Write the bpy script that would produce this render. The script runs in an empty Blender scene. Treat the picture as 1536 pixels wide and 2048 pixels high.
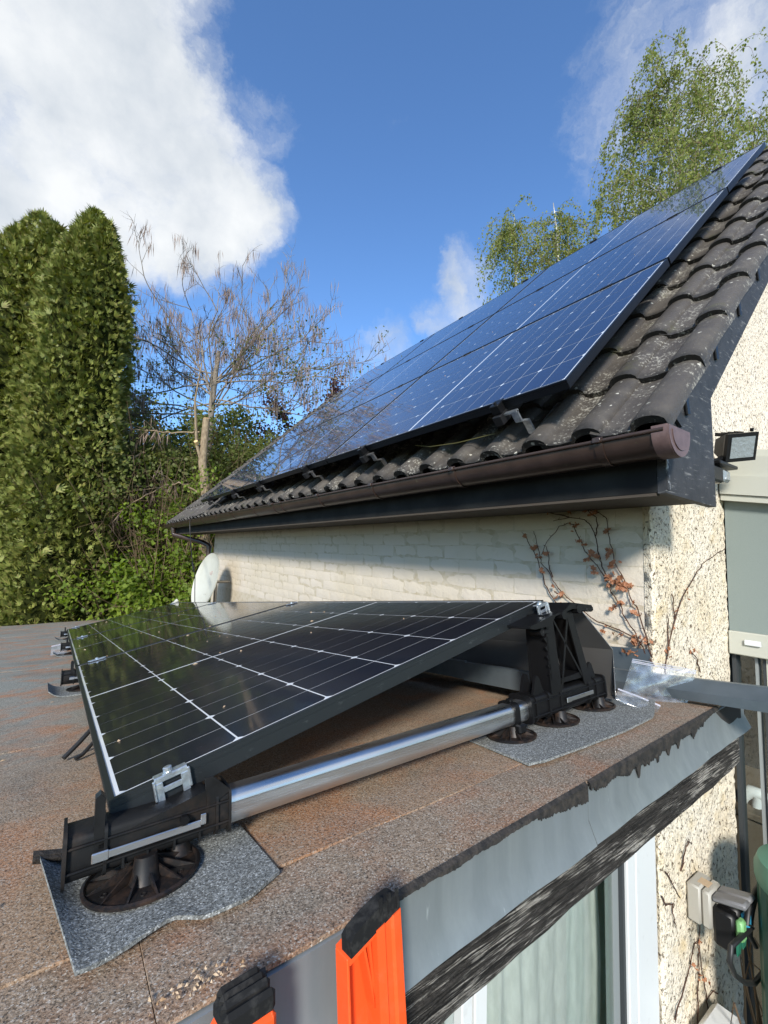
import bpy, math, random
import numpy as np
from mathutils import Matrix, Vector

R = math.radians
random.seed(7)
rng = np.random.default_rng(7)
scene = bpy.context.scene
COL = scene.collection

# ------------------------------------------------------------------ camera, sky, sun, exposure
# The camera is at the origin; +X runs towards the house wall, +Y along its eave, +Z up; the garden lies 3.1 m below.
PITCH, ROLL, YAW = 0.0907, 0.0297, 0.6132
cam_data = bpy.data.cameras.new('camera')
cam = bpy.data.objects.new('camera', cam_data)
COL.objects.link(cam)
scene.camera = cam
fw = Vector((math.sin(YAW), math.cos(YAW), 0)); rt = Vector((math.cos(YAW), -math.sin(YAW), 0)); up = Vector((0, 0, 1))
f2 = fw * math.cos(PITCH) + up * math.sin(PITCH); u2 = -fw * math.sin(PITCH) + up * math.cos(PITCH)
r3 = rt * math.cos(ROLL) + u2 * math.sin(ROLL); u3 = -rt * math.sin(ROLL) + u2 * math.cos(ROLL)
cam.matrix_world = Matrix(((r3.x, u3.x, -f2.x, 0), (r3.y, u3.y, -f2.y, 0), (r3.z, u3.z, -f2.z, 0), (0, 0, 0, 1)))
cam_data.sensor_fit = 'HORIZONTAL'
cam_data.sensor_width = 36
cam_data.lens = 874.6 / 1536 * 36
cam_data.clip_start = 0.02
cam_data.clip_end = 2000

LIGHT = Vector((1.0, 1.12, -0.80)).normalized()
sun_data = bpy.data.lights.new('sun', 'SUN')
sun_data.energy = 3.5
sun_data.angle = R(9.0)
sun_data.color = (1.0, 0.95, 0.87)
sun = bpy.data.objects.new('sun', sun_data)
COL.objects.link(sun)
sun.rotation_euler = LIGHT.to_track_quat('-Z', 'Y').to_euler()

world = bpy.data.worlds.new('World')
scene.world = world
world.use_nodes = True
wt = world.node_tree
for n_ in list(wt.nodes):
    wt.nodes.remove(n_)
def wn(t, **kw):
    n = wt.nodes.new(t)
    for k, v in kw.items():
        if k in n.inputs: n.inputs[k].default_value = v
        else: setattr(n, k, v)
    return n
w_out = wn('ShaderNodeOutputWorld'); w_bg = wn('ShaderNodeBackground'); w_sky = wn('ShaderNodeTexSky')
w_sky.sky_type = 'NISHITA'; w_sky.sun_disc = False
w_sky.sun_elevation = math.asin(-LIGHT.z)
w_sky.sun_rotation = math.atan2(-LIGHT.x, -LIGHT.y)
w_sky.air_density = 1.0; w_sky.dust_density = 0.35; w_sky.ozone_density = 2.2
w_co = wn('ShaderNodeTexCoord')
SKY_STRENGTH = 0.13
def wmath(op, a, b=None, c=None, clamp=False):
    n = wt.nodes.new('ShaderNodeMath'); n.operation = op; n.use_clamp = clamp
    for i, x in enumerate((a, b, c)):
        if x is None: continue
        if isinstance(x, (int, float)): n.inputs[i].default_value = x
        else: wt.links.new(x, n.inputs[i])
    return n.outputs[0]
# warped direction so that cloud edges are ragged
w_n0 = wn('ShaderNodeTexNoise', Scale=4.5, Detail=10.0, Roughness=0.66)
wt.links.new(w_co.outputs['Generated'], w_n0.inputs['Vector'])
w_sub = wn('ShaderNodeVectorMath', operation='SUBTRACT'); w_sub.inputs[1].default_value = (0.5, 0.5, 0.5)
wt.links.new(w_n0.outputs['Color'], w_sub.inputs[0])
w_scl = wn('ShaderNodeVectorMath', operation='SCALE'); w_scl.inputs['Scale'].default_value = 0.20
wt.links.new(w_sub.outputs[0], w_scl.inputs[0])
w_add = wn('ShaderNodeVectorMath', operation='ADD')
wt.links.new(w_co.outputs['Generated'], w_add.inputs[0]); wt.links.new(w_scl.outputs[0], w_add.inputs[1])
w_nrm = wn('ShaderNodeVectorMath', operation='NORMALIZE'); wt.links.new(w_add.outputs[0], w_nrm.inputs[0])
# cloud banks: direction, angular radius in degrees, soft rim in degrees, weight
BANKS = [((-0.14, 0.80, 0.58), 9, 8, 1.0), ((-0.10, 0.72, 0.69), 9, 7, 1.0), ((0.0, 0.775, 0.632), 8, 7, 1.0), ((0.10, 0.795, 0.598), 5, 6, 1.0), ((0.155, 0.785, 0.60), 3, 6, 0.95),
         ((-0.30, 0.72, 0.62), 16, 10, 1.0), ((-0.20, 0.60, 0.78), 12, 8, 1.0), ((0.20, 0.76, 0.618), 1.0, 6, 0.8), ((0.205, 0.675, 0.71), 0.5, 5, 0.52),
         ((0.72, 0.20, 0.66), 2, 14, 0.60), ((0.62, 0.22, 0.75), 0.5, 9, 0.56), ((0.615, 0.59, 0.525), 0.4, 6.5, 0.68), ((0.50, 0.745, 0.44), 0.2, 4.4, 0.50), ((0.56, 0.665, 0.495), 0.1, 4, 0.42),
         ((0.86, 0.10, 0.50), 6, 16, 0.62), ((-0.55, -0.45, 0.70), 12, 14, 0.7), ((0.4, -0.75, 0.52), 14, 14, 0.8), ((-0.8, 0.35, 0.48), 10, 12, 0.7)]
acc = None
for d_, rad_, soft_, wgt_ in BANKS:
    d_ = Vector(d_).normalized()
    dn = wn('ShaderNodeVectorMath', operation='DOT_PRODUCT'); dn.inputs[1].default_value = d_
    wt.links.new(w_nrm.outputs[0], dn.inputs[0])
    mr = wn('ShaderNodeMapRange'); mr.interpolation_type = 'SMOOTHSTEP'
    mr.inputs['From Min'].default_value = math.cos(R(rad_ + soft_)); mr.inputs['From Max'].default_value = math.cos(R(rad_))
    mr.inputs['To Max'].default_value = wgt_
    wt.links.new(dn.outputs['Value'], mr.inputs['Value'])
    acc = mr.outputs[0] if acc is None else wmath('MAXIMUM', acc, mr.outputs[0])
w_n1 = wn('ShaderNodeTexNoise', Scale=6.5, Detail=12.0, Roughness=0.64)
wt.links.new(w_nrm.outputs[0], w_n1.inputs['Vector'])
dens = wmath('ADD', wmath('MULTIPLY', acc, 1.15), wmath('MULTIPLY', wmath('SUBTRACT', w_n1.outputs[0], 0.5), 1.7))
w_mr = wn('ShaderNodeMapRange'); w_mr.interpolation_type = 'SMOOTHSTEP'
w_mr.inputs['From Min'].default_value = 0.22; w_mr.inputs['From Max'].default_value = 1.18; w_mr.inputs['To Max'].default_value = 0.97
wt.links.new(dens, w_mr.inputs['Value'])
w_n2 = wn('ShaderNodeTexNoise', Scale=5.5, Detail=7.0, Roughness=0.55)
wt.links.new(w_co.outputs['Generated'], w_n2.inputs['Vector'])
w_cr = wn('ShaderNodeValToRGB')
w_cr.color_ramp.elements[0].position = 0.34; w_cr.color_ramp.elements[0].color = (2.75, 3.05, 3.4, 1)
w_cr.color_ramp.elements[1].position = 0.66; w_cr.color_ramp.elements[1].color = (4.55, 4.65, 4.7, 1)
wt.links.new(w_n2.outputs[0], w_cr.inputs[0])
w_tint = wn('ShaderNodeMix', data_type='RGBA', blend_type='MULTIPLY'); w_tint.inputs[0].default_value = 1.0
wt.links.new(w_sky.outputs[0], w_tint.inputs[6]); w_tint.inputs[7].default_value = (0.70, 0.93, 1.17, 1)
w_mix = wn('ShaderNodeMix', data_type='RGBA')
wt.links.new(w_mr.outputs[0], w_mix.inputs[0]); wt.links.new(w_tint.outputs[2], w_mix.inputs[6]); wt.links.new(w_cr.outputs[0], w_mix.inputs[7])
wt.links.new(w_mix.outputs[2], w_bg.inputs['Color'])
w_bg.inputs['Strength'].default_value = SKY_STRENGTH
wt.links.new(w_bg.outputs[0], w_out.inputs['Surface'])

scene.view_settings.view_transform = 'Standard'
scene.view_settings.look = 'None'
scene.view_settings.exposure = 0.75
scene.view_settings.gamma = 1.0
scene.view_settings.use_curve_mapping = False
scene.cycles.use_denoising = True
scene.cycles.max_bounces = 8
scene.cycles.transparent_max_bounces = 12
scene.cycles.caustics_reflective = False
scene.cycles.caustics_refractive = False

# ------------------------------------------------------------------ helpers: objects and meshes
ORG = {}
def tag(o, label=None, cat=None, group=None, kind=None):
    if label: o['label'] = label
    if cat: o['category'] = cat
    if group: o['group'] = group
    if kind: o['kind'] = kind
    return o
def thing(name, label, cat, loc=(0, 0, 0), group=None, mat=None):
    o = bpy.data.objects.new(name, None)
    COL.objects.link(o)
    o.empty_display_size = 0.1
    if mat is not None:
        o.matrix_world = mat
        ORG[o.name] = Vector((0, 0, 0))
    else:
        o.location = loc
        ORG[o.name] = Vector(loc)
    return tag(o, label, cat, group)
def link(name, mesh, parent=None, loc=None, rot=None, mat=None):
    """one object showing an existing (shared) mesh, placed in its parent's local frame"""
    o = bpy.data.objects.new(name, mesh)
    COL.objects.link(o)
    if parent is not None:
        o.parent = parent
        ORG[o.name] = ORG.get(parent.name, Vector((0, 0, 0)))
    else:
        ORG[o.name] = Vector((0, 0, 0))
    if mat is not None: o.matrix_local = mat
    if loc is not None: o.location = loc
    if rot is not None: o.rotation_euler = rot
    return o
def copy_tree(o, parent=None):
    c = o.copy()
    COL.objects.link(c)
    if parent is not None: c.parent = parent
    ORG[c.name] = ORG.get(o.name, Vector((0, 0, 0)))
    for ch in list(o.children):
        copy_tree(ch, c)
    return c

class MB:
    def __init__(s): s.v = []; s.f = []; s.M = None
    def frame(s, M): s.M = M; return s
    def add(s, vs, fs):
        b = len(s.v)
        if s.M is not None: vs = [tuple(s.M @ Vector(p)) for p in vs]
        s.v += [tuple(p) for p in vs]; s.f += [tuple(i + b for i in f) for f in fs]
        return s
    def box(s, lo, hi):
        x0, y0, z0 = lo; x1, y1, z1 = hi
        return s.add([(x0, y0, z0), (x1, y0, z0), (x1, y1, z0), (x0, y1, z0), (x0, y0, z1), (x1, y0, z1), (x1, y1, z1), (x0, y1, z1)],
                     [(0, 3, 2, 1), (4, 5, 6, 7), (0, 1, 5, 4), (1, 2, 6, 5), (2, 3, 7, 6), (3, 0, 4, 7)])
    def bbox(s, lo, hi, b=0.002):
        """box with chamfered edges"""
        x0, y0, z0 = lo; x1, y1, z1 = hi
        vs = []; 
        for sx in (0, 1):
            for sy in (0, 1):
                for sz in (0, 1):
                    X = (x0, x1)[sx]; Y = (y0, y1)[sy]; Z = (z0, z1)[sz]
                    dx, dy, dz = ((b, -b)[sx], (b, -b)[sy], (b, -b)[sz])
                    vs += [(X, Y + dy, Z + dz), (X + dx, Y, Z + dz), (X + dx, Y + dy, Z)]
        def i(sx, sy, sz, k): return ((sx * 2 + sy) * 2 + sz) * 3 + k
        fs = []
        fs += [(i(0,0,0,0), i(0,0,1,0), i(0,1,1,0), i(0,1,0,0)), (i(1,0,0,0), i(1,1,0,0), i(1,1,1,0), i(1,0,1,0))]
        fs += [(i(0,0,0,1), i(1,0,0,1), i(1,0,1,1), i(0,0,1,1)), (i(0,1,0,1), i(0,1,1,1), i(1,1,1,1), i(1,1,0,1))]
        fs += [(i(0,0,0,2), i(0,1,0,2), i(1,1,0,2), i(1,0,0,2)), (i(0,0,1,2), i(1,0,1,2), i(1,1,1,2), i(0,1,1,2))]
        for a in (0, 1):
            for c in (0, 1):
                fs += [(i(a,c,0,0), i(a,c,1,0), i(a,c,1,1), i(a,c,0,1)), (i(a,0,c,0), i(a,1,c,0), i(a,1,c,2), i(a,0,c,2)), (i(0,a,c,1), i(1,a,c,1), i(1,a,c,2), i(0,a,c,2))]
        for a in (0, 1):
            for c in (0, 1):
                for d in (0, 1): fs.append((i(a,c,d,0), i(a,c,d,1), i(a,c,d,2)))
        return s.add(vs, fs)
    def prism(s, poly, a, b, axis='y'):
        """polygon (list of 2-D points) extruded from a to b along an axis; for y the points are (x,z), for x (y,z), for z (x,y)"""
        n = len(poly)
        if axis == 'y': g = lambda p, t: (p[0], t, p[1])
        elif axis == 'x': g = lambda p, t: (t, p[0], p[1])
        else: g = lambda p, t: (p[0], p[1], t)
        vs = [g(p, a) for p in poly] + [g(p, b) for p in poly]
        fs = [tuple(range(n))[::-1], tuple(range(n, 2 * n))] + [(i, (i + 1) % n, n + (i + 1) % n, n + i) for i in range(n)]
        return s.add(vs, fs)
    def strip(s, prof, a, b, axis='y', nseg=1, thick=0.0):
        """open profile swept from a to b (a sheet of given thickness)"""
        if thick > 0:
            P = [Vector(p) for p in prof]; off = []
            for i in range(len(P)):
                t = (P[min(i + 1, len(P) - 1)] - P[max(i - 1, 0)]).normalized()
                off.append(P[i] + Vector((-t.y, t.x)) * thick)
            return s.prism([tuple(p) for p in P] + [tuple(p) for p in off[::-1]], a, b, axis)
        n = len(prof)
        for k in range(nseg):
            pass
        return s
    def tube(s, pts, rad, n=8, cap=True):
        pts = [Vector(p) for p in pts]
        m = len(pts)
        if isinstance(rad, (int, float)): rad = [rad] * m
        base = len(s.v); vs = []; fs = []
        ref = None
        for i, p in enumerate(pts):
            t = (pts[min(i + 1, m - 1)] - pts[max(i - 1, 0)])
            if t.length < 1e-9: t = Vector((0, 0, 1))
            t.normalize()
            if ref is None: ref = Vector((1, 0, 0)) if abs(t.x) < 0.8 else Vector((0, 1, 0))
            a = (ref - t * ref.dot(t)).normalized(); b = t.cross(a); ref = a
            for k in range(n):
                ang = 2 * math.pi * k / n
                vs.append(p + (a * math.cos(ang) + b * math.sin(ang)) * rad[i])
        for i in range(m - 1):
            for k in range(n):
                fs.append((i * n + k, i * n + (k + 1) % n, (i + 1) * n + (k + 1) % n, (i + 1) * n + k))
        if cap: fs += [tuple(range(n))[::-1], tuple(range((m - 1) * n, m * n))]
        return s.add(vs, fs)
    def lathe(s, prof, n=24, c=(0, 0, 0), cap0=True, cap1=True):
        """profile of (radius, z) turned about the local z axis"""
        vs = []; fs = []; m = len(prof)
        for r, z in prof:
            for k in range(n):
                a = 2 * math.pi * k / n
                vs.append((c[0] + r * math.cos(a), c[1] + r * math.sin(a), c[2] + z))
        for i in range(m - 1):
            for k in range(n):
                fs.append((i * n + k, i * n + (k + 1) % n, (i + 1) * n + (k + 1) % n, (i + 1) * n + k))
        if cap0: fs.append(tuple(range(n))[::-1])
        if cap1: fs.append(tuple(range((m - 1) * n, m * n)))
        return s.add(vs, fs)
    def slab(s, P, Q):
        """two matching grids of points (rows x cols): top P and bottom Q joined into a closed slab"""
        r = len(P); c = len(P[0]); vs = [p for row in P for p in row] + [q for row in Q for q in row]; fs = []
        o = r * c
        for i in range(r - 1):
            for j in range(c - 1):
                a = i * c + j
                fs += [(a, a + 1, a + c + 1, a + c), (o + a, o + a + c, o + a + c + 1, o + a + 1)]
        for j in range(c - 1):
            fs += [(j, o + j, o + j + 1, j + 1), ((r-1)*c + j, (r-1)*c + j + 1, o + (r-1)*c + j + 1, o + (r-1)*c + j)]
        for i in range(r - 1):
            fs += [(i * c, (i+1) * c, o + (i+1) * c, o + i * c), (i*c + c-1, o + i*c + c-1, o + (i+1)*c + c-1, (i+1)*c + c-1)]
        return s.add(vs, fs)
    def mesh(s, name, mat=None, smooth=None, origin=None):
        me = bpy.data.meshes.new(name)
        vs = s.v
        if origin is not None: vs = [(p[0] - origin[0], p[1] - origin[1], p[2] - origin[2]) for p in vs]
        me.from_pydata(vs, [], s.f)
        me.validate()
        if mat: me.materials.append(mat)
        import bmesh
        bm = bmesh.new(); bm.from_mesh(me); bmesh.ops.recalc_face_normals(bm, faces=bm.faces); bm.to_mesh(me); bm.free()
        if smooth is not None:
            me.shade_smooth()
            me.set_sharp_from_angle(angle=R(smooth))
        return me
    def build(s, name, mat, parent=None, smooth=None):
        org = ORG.get(parent.name) if parent is not None else None
        return link(name, s.mesh(name, mat, smooth, org), parent)
    def solo(s, name, mat, label, cat, group=None, smooth=None, kind=None):
        """a top-level thing of one mesh, its origin moved to the middle of its base"""
        a = np.array(s.v); c = ((a[:, 0].min() + a[:, 0].max()) / 2, (a[:, 1].min() + a[:, 1].max()) / 2, a[:, 2].min())
        o = link(name, s.mesh(name, mat, smooth, c)); o.location = c
        return tag(o, label, cat, group, kind)

def np_mesh(name, verts, faces, mat, smooth=False, origin=None):
    """fast mesh from numpy arrays; faces is (M,3) or (M,4)"""
    verts = np.asarray(verts, np.float32)
    if origin is not None: verts = verts - np.array(origin, np.float32)
    faces = np.asarray(faces, np.int32)
    me = bpy.data.meshes.new(name)
    k = faces.shape[1]
    me.vertices.add(len(verts)); me.vertices.foreach_set('co', verts.ravel())
    me.loops.add(faces.size); me.loops.foreach_set('vertex_index', faces.ravel())
    me.polygons.add(len(faces))
    me.polygons.foreach_set('loop_start', np.arange(0, faces.size, k, dtype=np.int32))
    me.polygons.foreach_set('loop_total', np.full(len(faces), k, np.int32))
    me.update(calc_edges=True)
    if smooth: me.shade_smooth()
    if mat: me.materials.append(mat)
    return me

# ------------------------------------------------------------------ helpers: materials
class MAT:
    def __init__(s, name, rough=0.7, color=(0.5, 0.5, 0.5), metal=0.0, spec=0.5, coat=0.0, coat_rough=0.03):
        s.m = bpy.data.materials.new(name); s.m.use_nodes = True
        s.t = s.m.node_tree; s.b = s.t.nodes['Principled BSDF']; s.o = s.t.nodes['Material Output']
        s.set('Base Color', color); s.set('Roughness', rough); s.set('Metallic', metal); s.set('Specular IOR Level', spec)
        s.set('Coat Weight', coat); s.set('Coat Roughness', coat_rough)
        s._pos = None; s._bump = None
    def set(s, k, v):
        if isinstance(v, (tuple, list)):
            if len(v) == 3: v = (*v, 1)
            s.b.inputs[k].default_value = v
        elif isinstance(v, (int, float)): s.b.inputs[k].default_value = v
        else: s.t.links.new(v, s.b.inputs[k])
        return s
    def n(s, t, **kw):
        n = s.t.nodes.new(t)
        for k, v in kw.items():
            if k in n.inputs:
                if isinstance(v, bpy.types.NodeSocket): s.t.links.new(v, n.inputs[k])
                else: n.inputs[k].default_value = v
            else: setattr(n, k, v)
        return n
    def pos(s, scale=(1, 1, 1), rot=(0, 0, 0), obj=False):
        src = s.n('ShaderNodeTexCoord').outputs['Object'] if obj else s.n('ShaderNodeNewGeometry').outputs['Position']
        mp = s.n('ShaderNodeMapping'); mp.inputs['Scale'].default_value = scale; mp.inputs['Rotation'].default_value = rot
        s.t.links.new(src, mp.inputs['Vector'])
        return mp.outputs[0]
    def noise(s, scale, detail=4, rough=0.55, vec=None, dist=0.0, out=0):
        n = s.n('ShaderNodeTexNoise', Scale=scale, Detail=detail, Roughness=rough, Distortion=dist)
        s.t.links.new(vec if vec is not None else s.pos(), n.inputs['Vector'])
        return n.outputs[out]
    def voro(s, scale, vec=None, feature='F1', out='Distance', rand=1.0):
        n = s.n('ShaderNodeTexVoronoi', feature=feature, Scale=scale, Randomness=rand)
        s.t.links.new(vec if vec is not None else s.pos(), n.inputs['Vector'])
        return n.outputs[out]
    def ramp(s, fac, stops, interp='LINEAR'):
        n = s.n('ShaderNodeValToRGB'); n.color_ramp.interpolation = interp
        e = n.color_ramp.elements
        while len(e) < len(stops): e.new(0.5)
        for i, (p, c) in enumerate(stops):
            e[i].position = p
            e[i].color = (c, c, c, 1) if isinstance(c, (int, float)) else (*c, 1)
        s.t.links.new(fac, n.inputs[0])
        return n.outputs[0]
    def mix(s, fac, a, b, mode='MIX'):
        n = s.n('ShaderNodeMix', data_type='RGBA', blend_type=mode)
        for v, i in ((fac, 0), (a, 6), (b, 7)):
            if isinstance(v, (int, float)) and i == 0: n.inputs[0].default_value = v
            elif isinstance(v, (int, float)): n.inputs[i].default_value = (v, v, v, 1)
            elif isinstance(v, tuple): n.inputs[i].default_value = (*v, 1)
            else: s.t.links.new(v, n.inputs[i])
        return n.outputs[2]
    def math(s, op, a, b=0.0, clamp=False):
        n = s.n('ShaderNodeMath', operation=op); n.use_clamp = clamp
        for i, v in enumerate((a, b)):
            if isinstance(v, (int, float)): n.inputs[i].default_value = v
            else: s.t.links.new(v, n.inputs[i])
        return n.outputs[0]
    def island(s):
        return s.n('ShaderNodeNewGeometry').outputs['Random Per Island']
    def objrand(s):
        return s.n('ShaderNodeObjectInfo').outputs['Random']
    def bump(s, h, strength=0.5, dist=0.01):
        n = s.n('ShaderNodeBump', Strength=strength, Distance=dist)
        s.t.links.new(h, n.inputs['Height'])
        if s._bump: s.t.links.new(s._bump, n.inputs['Normal'])
        s._bump = n.outputs[0]
        s.t.links.new(s._bump, s.b.inputs['Normal'])
        return s

def felt_grain(a, c, light):
    """mineral granules on bitumen: fine light and dark specks over the colour c"""
    g1 = a.noise(230, 3, 0.75); g2 = a.voro(520, out='Color'); g3 = a.noise(900, 1, 0.5)
    sep = a.n('ShaderNodeSeparateColor'); a.t.links.new(g2, sep.inputs[0])
    c = a.mix(a.ramp(g1, [(0.34, 0.75), (0.52, 0.0)]), c, a.mix(0.7, c, (0.012, 0.011, 0.010)))
    c = a.mix(a.ramp(g1, [(0.50, 0.0), (0.74, 0.55)]), c, light)
    c = a.mix(a.ramp(sep.outputs[0], [(0.86, 0.0), (0.97, 0.75)]), c, light)
    c = a.mix(a.ramp(sep.outputs[1], [(0.04, 0.7), (0.20, 0.0)]), c, (0.018, 0.016, 0.014))
    a.set('Base Color', c)
    a.bump(g1, 0.6, 0.003); a.bump(a.noise(30, 4), 0.25, 0.006); a.bump(a.noise(3, 3), 0.3, 0.02)
def m_felt(name, base, patch, dark, light, rust=0.5):
    a = MAT(name, rough=0.92, spec=0.25)
    c = a.mix(a.ramp(a.noise(2.2, 5, 0.6), [(0.36, 0.0), (0.62, 1.0)]), base, patch)
    c = a.mix(a.ramp(a.noise(9, 5, 0.6), [(0.46, 0.0), (0.70, rust)]), c, dark)
    c = a.mix(a.ramp(a.noise(4.1, 6, 0.7), [(0.50, 0.0), (0.72, 0.5)]), c, a.mix(0.5, c, (0.05, 0.05, 0.045)))
    felt_grain(a, c, light)
    return a.m

mats = {}
mats['felt'] = m_felt('roofing_felt', (0.290, 0.210, 0.142), (0.245, 0.203, 0.156), (0.345, 0.160, 0.078), (0.50, 0.46, 0.40), 0.75)
# further back the felt is greyer and greener with algae
def m_felt_main():
    a = MAT('roofing_felt_mossy', rough=0.92, spec=0.25)
    g = a.n('ShaderNodeNewGeometry'); sp = a.n('ShaderNodeSeparateXYZ'); a.t.links.new(g.outputs['Position'], sp.inputs[0])
    big = a.noise(1.1, 5, 0.6)
    yb = a.math('ADD', a.math('MULTIPLY', sp.outputs[1], 0.30), a.math('MULTIPLY', big, 1.3))
    c = a.mix(a.ramp(a.math('MULTIPLY', yb, 0.5), [(0.42, 0.0), (0.72, 1.0)]), (0.320, 0.215, 0.135), (0.245, 0.252, 0.218))
    c = a.mix(a.ramp(a.noise(5, 5, 0.6, dist=0.5), [(0.46, 0.0), (0.62, 0.85)]), c, (0.390, 0.185, 0.088))
    c = a.mix(a.ramp(a.noise(2.6, 6, 0.65), [(0.50, 0.0), (0.68, 0.75)]), c, (0.175, 0.160, 0.130))
    felt_grain(a, c, (0.40, 0.37, 0.32))
    return a.m
mats['felt_main'] = m_felt_main()
mats['pad'] = m_felt('felt_pad', (0.185, 0.195, 0.188), (0.16, 0.17, 0.163), (0.145, 0.14, 0.12), (0.52, 0.54, 0.53), 0.4)
a = MAT('bitumen', rough=0.75, color=(0.02, 0.018, 0.016)); c = a.mix(a.ramp(a.noise(60, 5), [(0.4, 0.0), (0.7, 1.0)]), (0.010, 0.009, 0.008), (0.042, 0.034, 0.027))
a.set('Base Color', c); a.bump(a.noise(140, 4), 0.8, 0.004); mats['bitumen'] = a.m
# zinc
a = MAT('zinc_sheet', rough=0.42, metal=0.55)
v1 = a.pos((3, 3, 0.6)); st_ = a.noise(26, 5, 0.6, vec=a.pos((1.0, 1.0, 0.09))); cl = a.noise(5, 5, 0.6)
c = a.mix(a.ramp(st_, [(0.35, 0.0), (0.75, 0.8)]), (0.235, 0.262, 0.272), (0.335, 0.365, 0.376))
c = a.mix(a.ramp(cl, [(0.4, 0.0), (0.7, 0.6)]), c, (0.20, 0.225, 0.236))
drip = a.noise(70, 3, 0.5, vec=a.pos((1, 1, 0.22)))
c = a.mix(a.ramp(drip, [(0.70, 0.0), (0.76, 0.55)]), c, (0.52, 0.56, 0.57))
a.set('Base Color', c); a.set('Roughness', a.ramp(cl, [(0.3, 0.36), (0.7, 0.58)])); a.bump(a.noise(5, 3), 0.25, 0.01); mats['zinc'] = a.m
a = MAT('zinc_profile', rough=0.4, metal=0.6, color=(0.13, 0.165, 0.19)); c = a.mix(a.ramp(a.noise(7, 5), [(0.35, 0.0), (0.7, 1.0)]), (0.10, 0.13, 0.15), (0.17, 0.205, 0.23)); a.set('Base Color', c); a.bump(a.noise(9, 3), 0.15, 0.01); mats['zinc_dark'] = a.m
a = MAT('galvanised_sheet', rough=0.35, metal=0.85, color=(0.36, 0.35, 0.33)); a.set('Base Color', a.mix(a.noise(6, 4), (0.30, 0.28, 0.26), (0.42, 0.41, 0.40))); a.bump(a.noise(12, 2), 0.12, 0.01); mats['galv'] = a.m
a = MAT('zinc_plated', rough=0.33, metal=0.9); a.set('Base Color', a.mix(a.ramp(a.noise(90, 4), [(0.35, 0.0), (0.7, 1.0)]), (0.52, 0.56, 0.60), (0.80, 0.84, 0.86))); a.bump(a.noise(150, 3), 0.2, 0.002); mats['plated'] = a.m
a = MAT('aluminium', rough=0.30, metal=1.0); a.set('Base Color', a.mix(a.ramp(a.noise(18, 5, vec=a.pos((0.2, 1, 1))), [(0.35, 0.0), (0.7, 1.0)]), (0.62, 0.62, 0.61), (0.80, 0.80, 0.79)))
a.set('Roughness', a.ramp(a.noise(60, 4, vec=a.pos((0.1, 1, 1))), [(0.3, 0.24), (0.7, 0.42)])); mats['alu'] = a.m
# weathered wood
a = MAT('weathered_wood', rough=0.9, spec=0.2)
gr = a.noise(34, 7, 0.72, vec=a.pos((0.16, 2.2, 6.0)), dist=0.5); gr2 = a.noise(110, 6, 0.70, vec=a.pos((0.07, 2.0, 3.6)), dist=0.3); pt = a.noise(14, 5, 0.6, vec=a.pos((0.5, 1, 2)))
c = a.mix(a.ramp(gr, [(0.42, 0.0), (0.52, 1.0)]), (0.018, 0.017, 0.016), (0.055, 0.05, 0.045))
c = a.mix(a.ramp(a.math('ADD', a.math('MULTIPLY', gr2, 0.7), a.math('MULTIPLY', pt, 0.45)), [(0.60, 0.0), (0.67, 0.9)]), c, (0.46, 0.43, 0.38))
a.set('Base Color', c); a.bump(gr, 1.0, 0.010); a.bump(gr2, 1.0, 0.005); mats['wood'] = a.m
a = MAT('dark_painted_wood', rough=0.65, spec=0.35)
g1 = a.noise(26, 6, 0.7, vec=a.pos((0.7, 1, 0.7), rot=(0, R(44), 0))); fl = a.noise(30, 6, 0.75, vec=a.pos((0.35, 1, 2.5), rot=(0, R(44), 0)), dist=0.4)
c = a.mix(a.ramp(g1, [(0.3, 0.0), (0.8, 1.0)]), (0.020, 0.021, 0.023), (0.045, 0.046, 0.05))
c = a.mix(a.ramp(fl, [(0.57, 0.0), (0.64, 0.7)]), c, (0.20, 0.197, 0.19)); a.set('Base Color', c); a.bump(g1, 0.4, 0.004); mats['barge'] = a.m
a = MAT('fascia_paint', rough=0.75, spec=0.2); a.set('Base Color', a.mix(a.ramp(a.noise(5, 5), [(0.4, 0.0), (0.7, 1.0)]), (0.009, 0.009, 0.009), (0.020, 0.021, 0.020))); mats['fascia'] = a.m
a = MAT('soffit_board', rough=0.8, color=(0.055, 0.042, 0.03)); mats['soffit'] = a.m
# concrete roof tile with lichen
a = MAT('concrete_tile', rough=0.62, spec=0.4)
oc = a.pos(obj=True); ps = a.pos()
rv = a.objrand()
base = a.mix(rv, (0.048, 0.042, 0.037), (0.072, 0.063, 0.055))
c = a.mix(a.ramp(a.noise(11, 5, 0.6), [(0.38, 0.0), (0.68, 1.0)]), base, (0.080, 0.070, 0.058))
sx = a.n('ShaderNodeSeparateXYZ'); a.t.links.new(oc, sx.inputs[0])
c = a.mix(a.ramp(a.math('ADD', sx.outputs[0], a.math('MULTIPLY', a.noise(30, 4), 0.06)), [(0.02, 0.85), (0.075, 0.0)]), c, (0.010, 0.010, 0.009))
lic = a.noise(75, 6, 0.72); patch = a.noise(5.5, 4, 0.6)
lm = a.math('ADD', a.math('MULTIPLY', lic, 0.75), a.math('MULTIPLY', patch, 0.42))
lowp = a.ramp(sx.outputs[2], [(0.0, 0.05), (0.05, 0.0)])
c = a.mix(a.ramp(a.math('ADD', lm, lowp), [(0.664, 0.0), (0.72, 0.75)]), c, (0.33, 0.315, 0.27))
sp_ = a.voro(17, out='Distance'); 
c = a.mix(a.math('MULTIPLY', a.ramp(a.math('ADD', sp_, a.math('MULTIPLY', a.noise(120, 3), 0.22)), [(0.20, 0.9), (0.25, 0.0)]), a.ramp(a.noise(3.3, 3), [(0.46, 0.0), (0.56, 1.0)])), c, (0.50, 0.48, 0.41))
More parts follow.
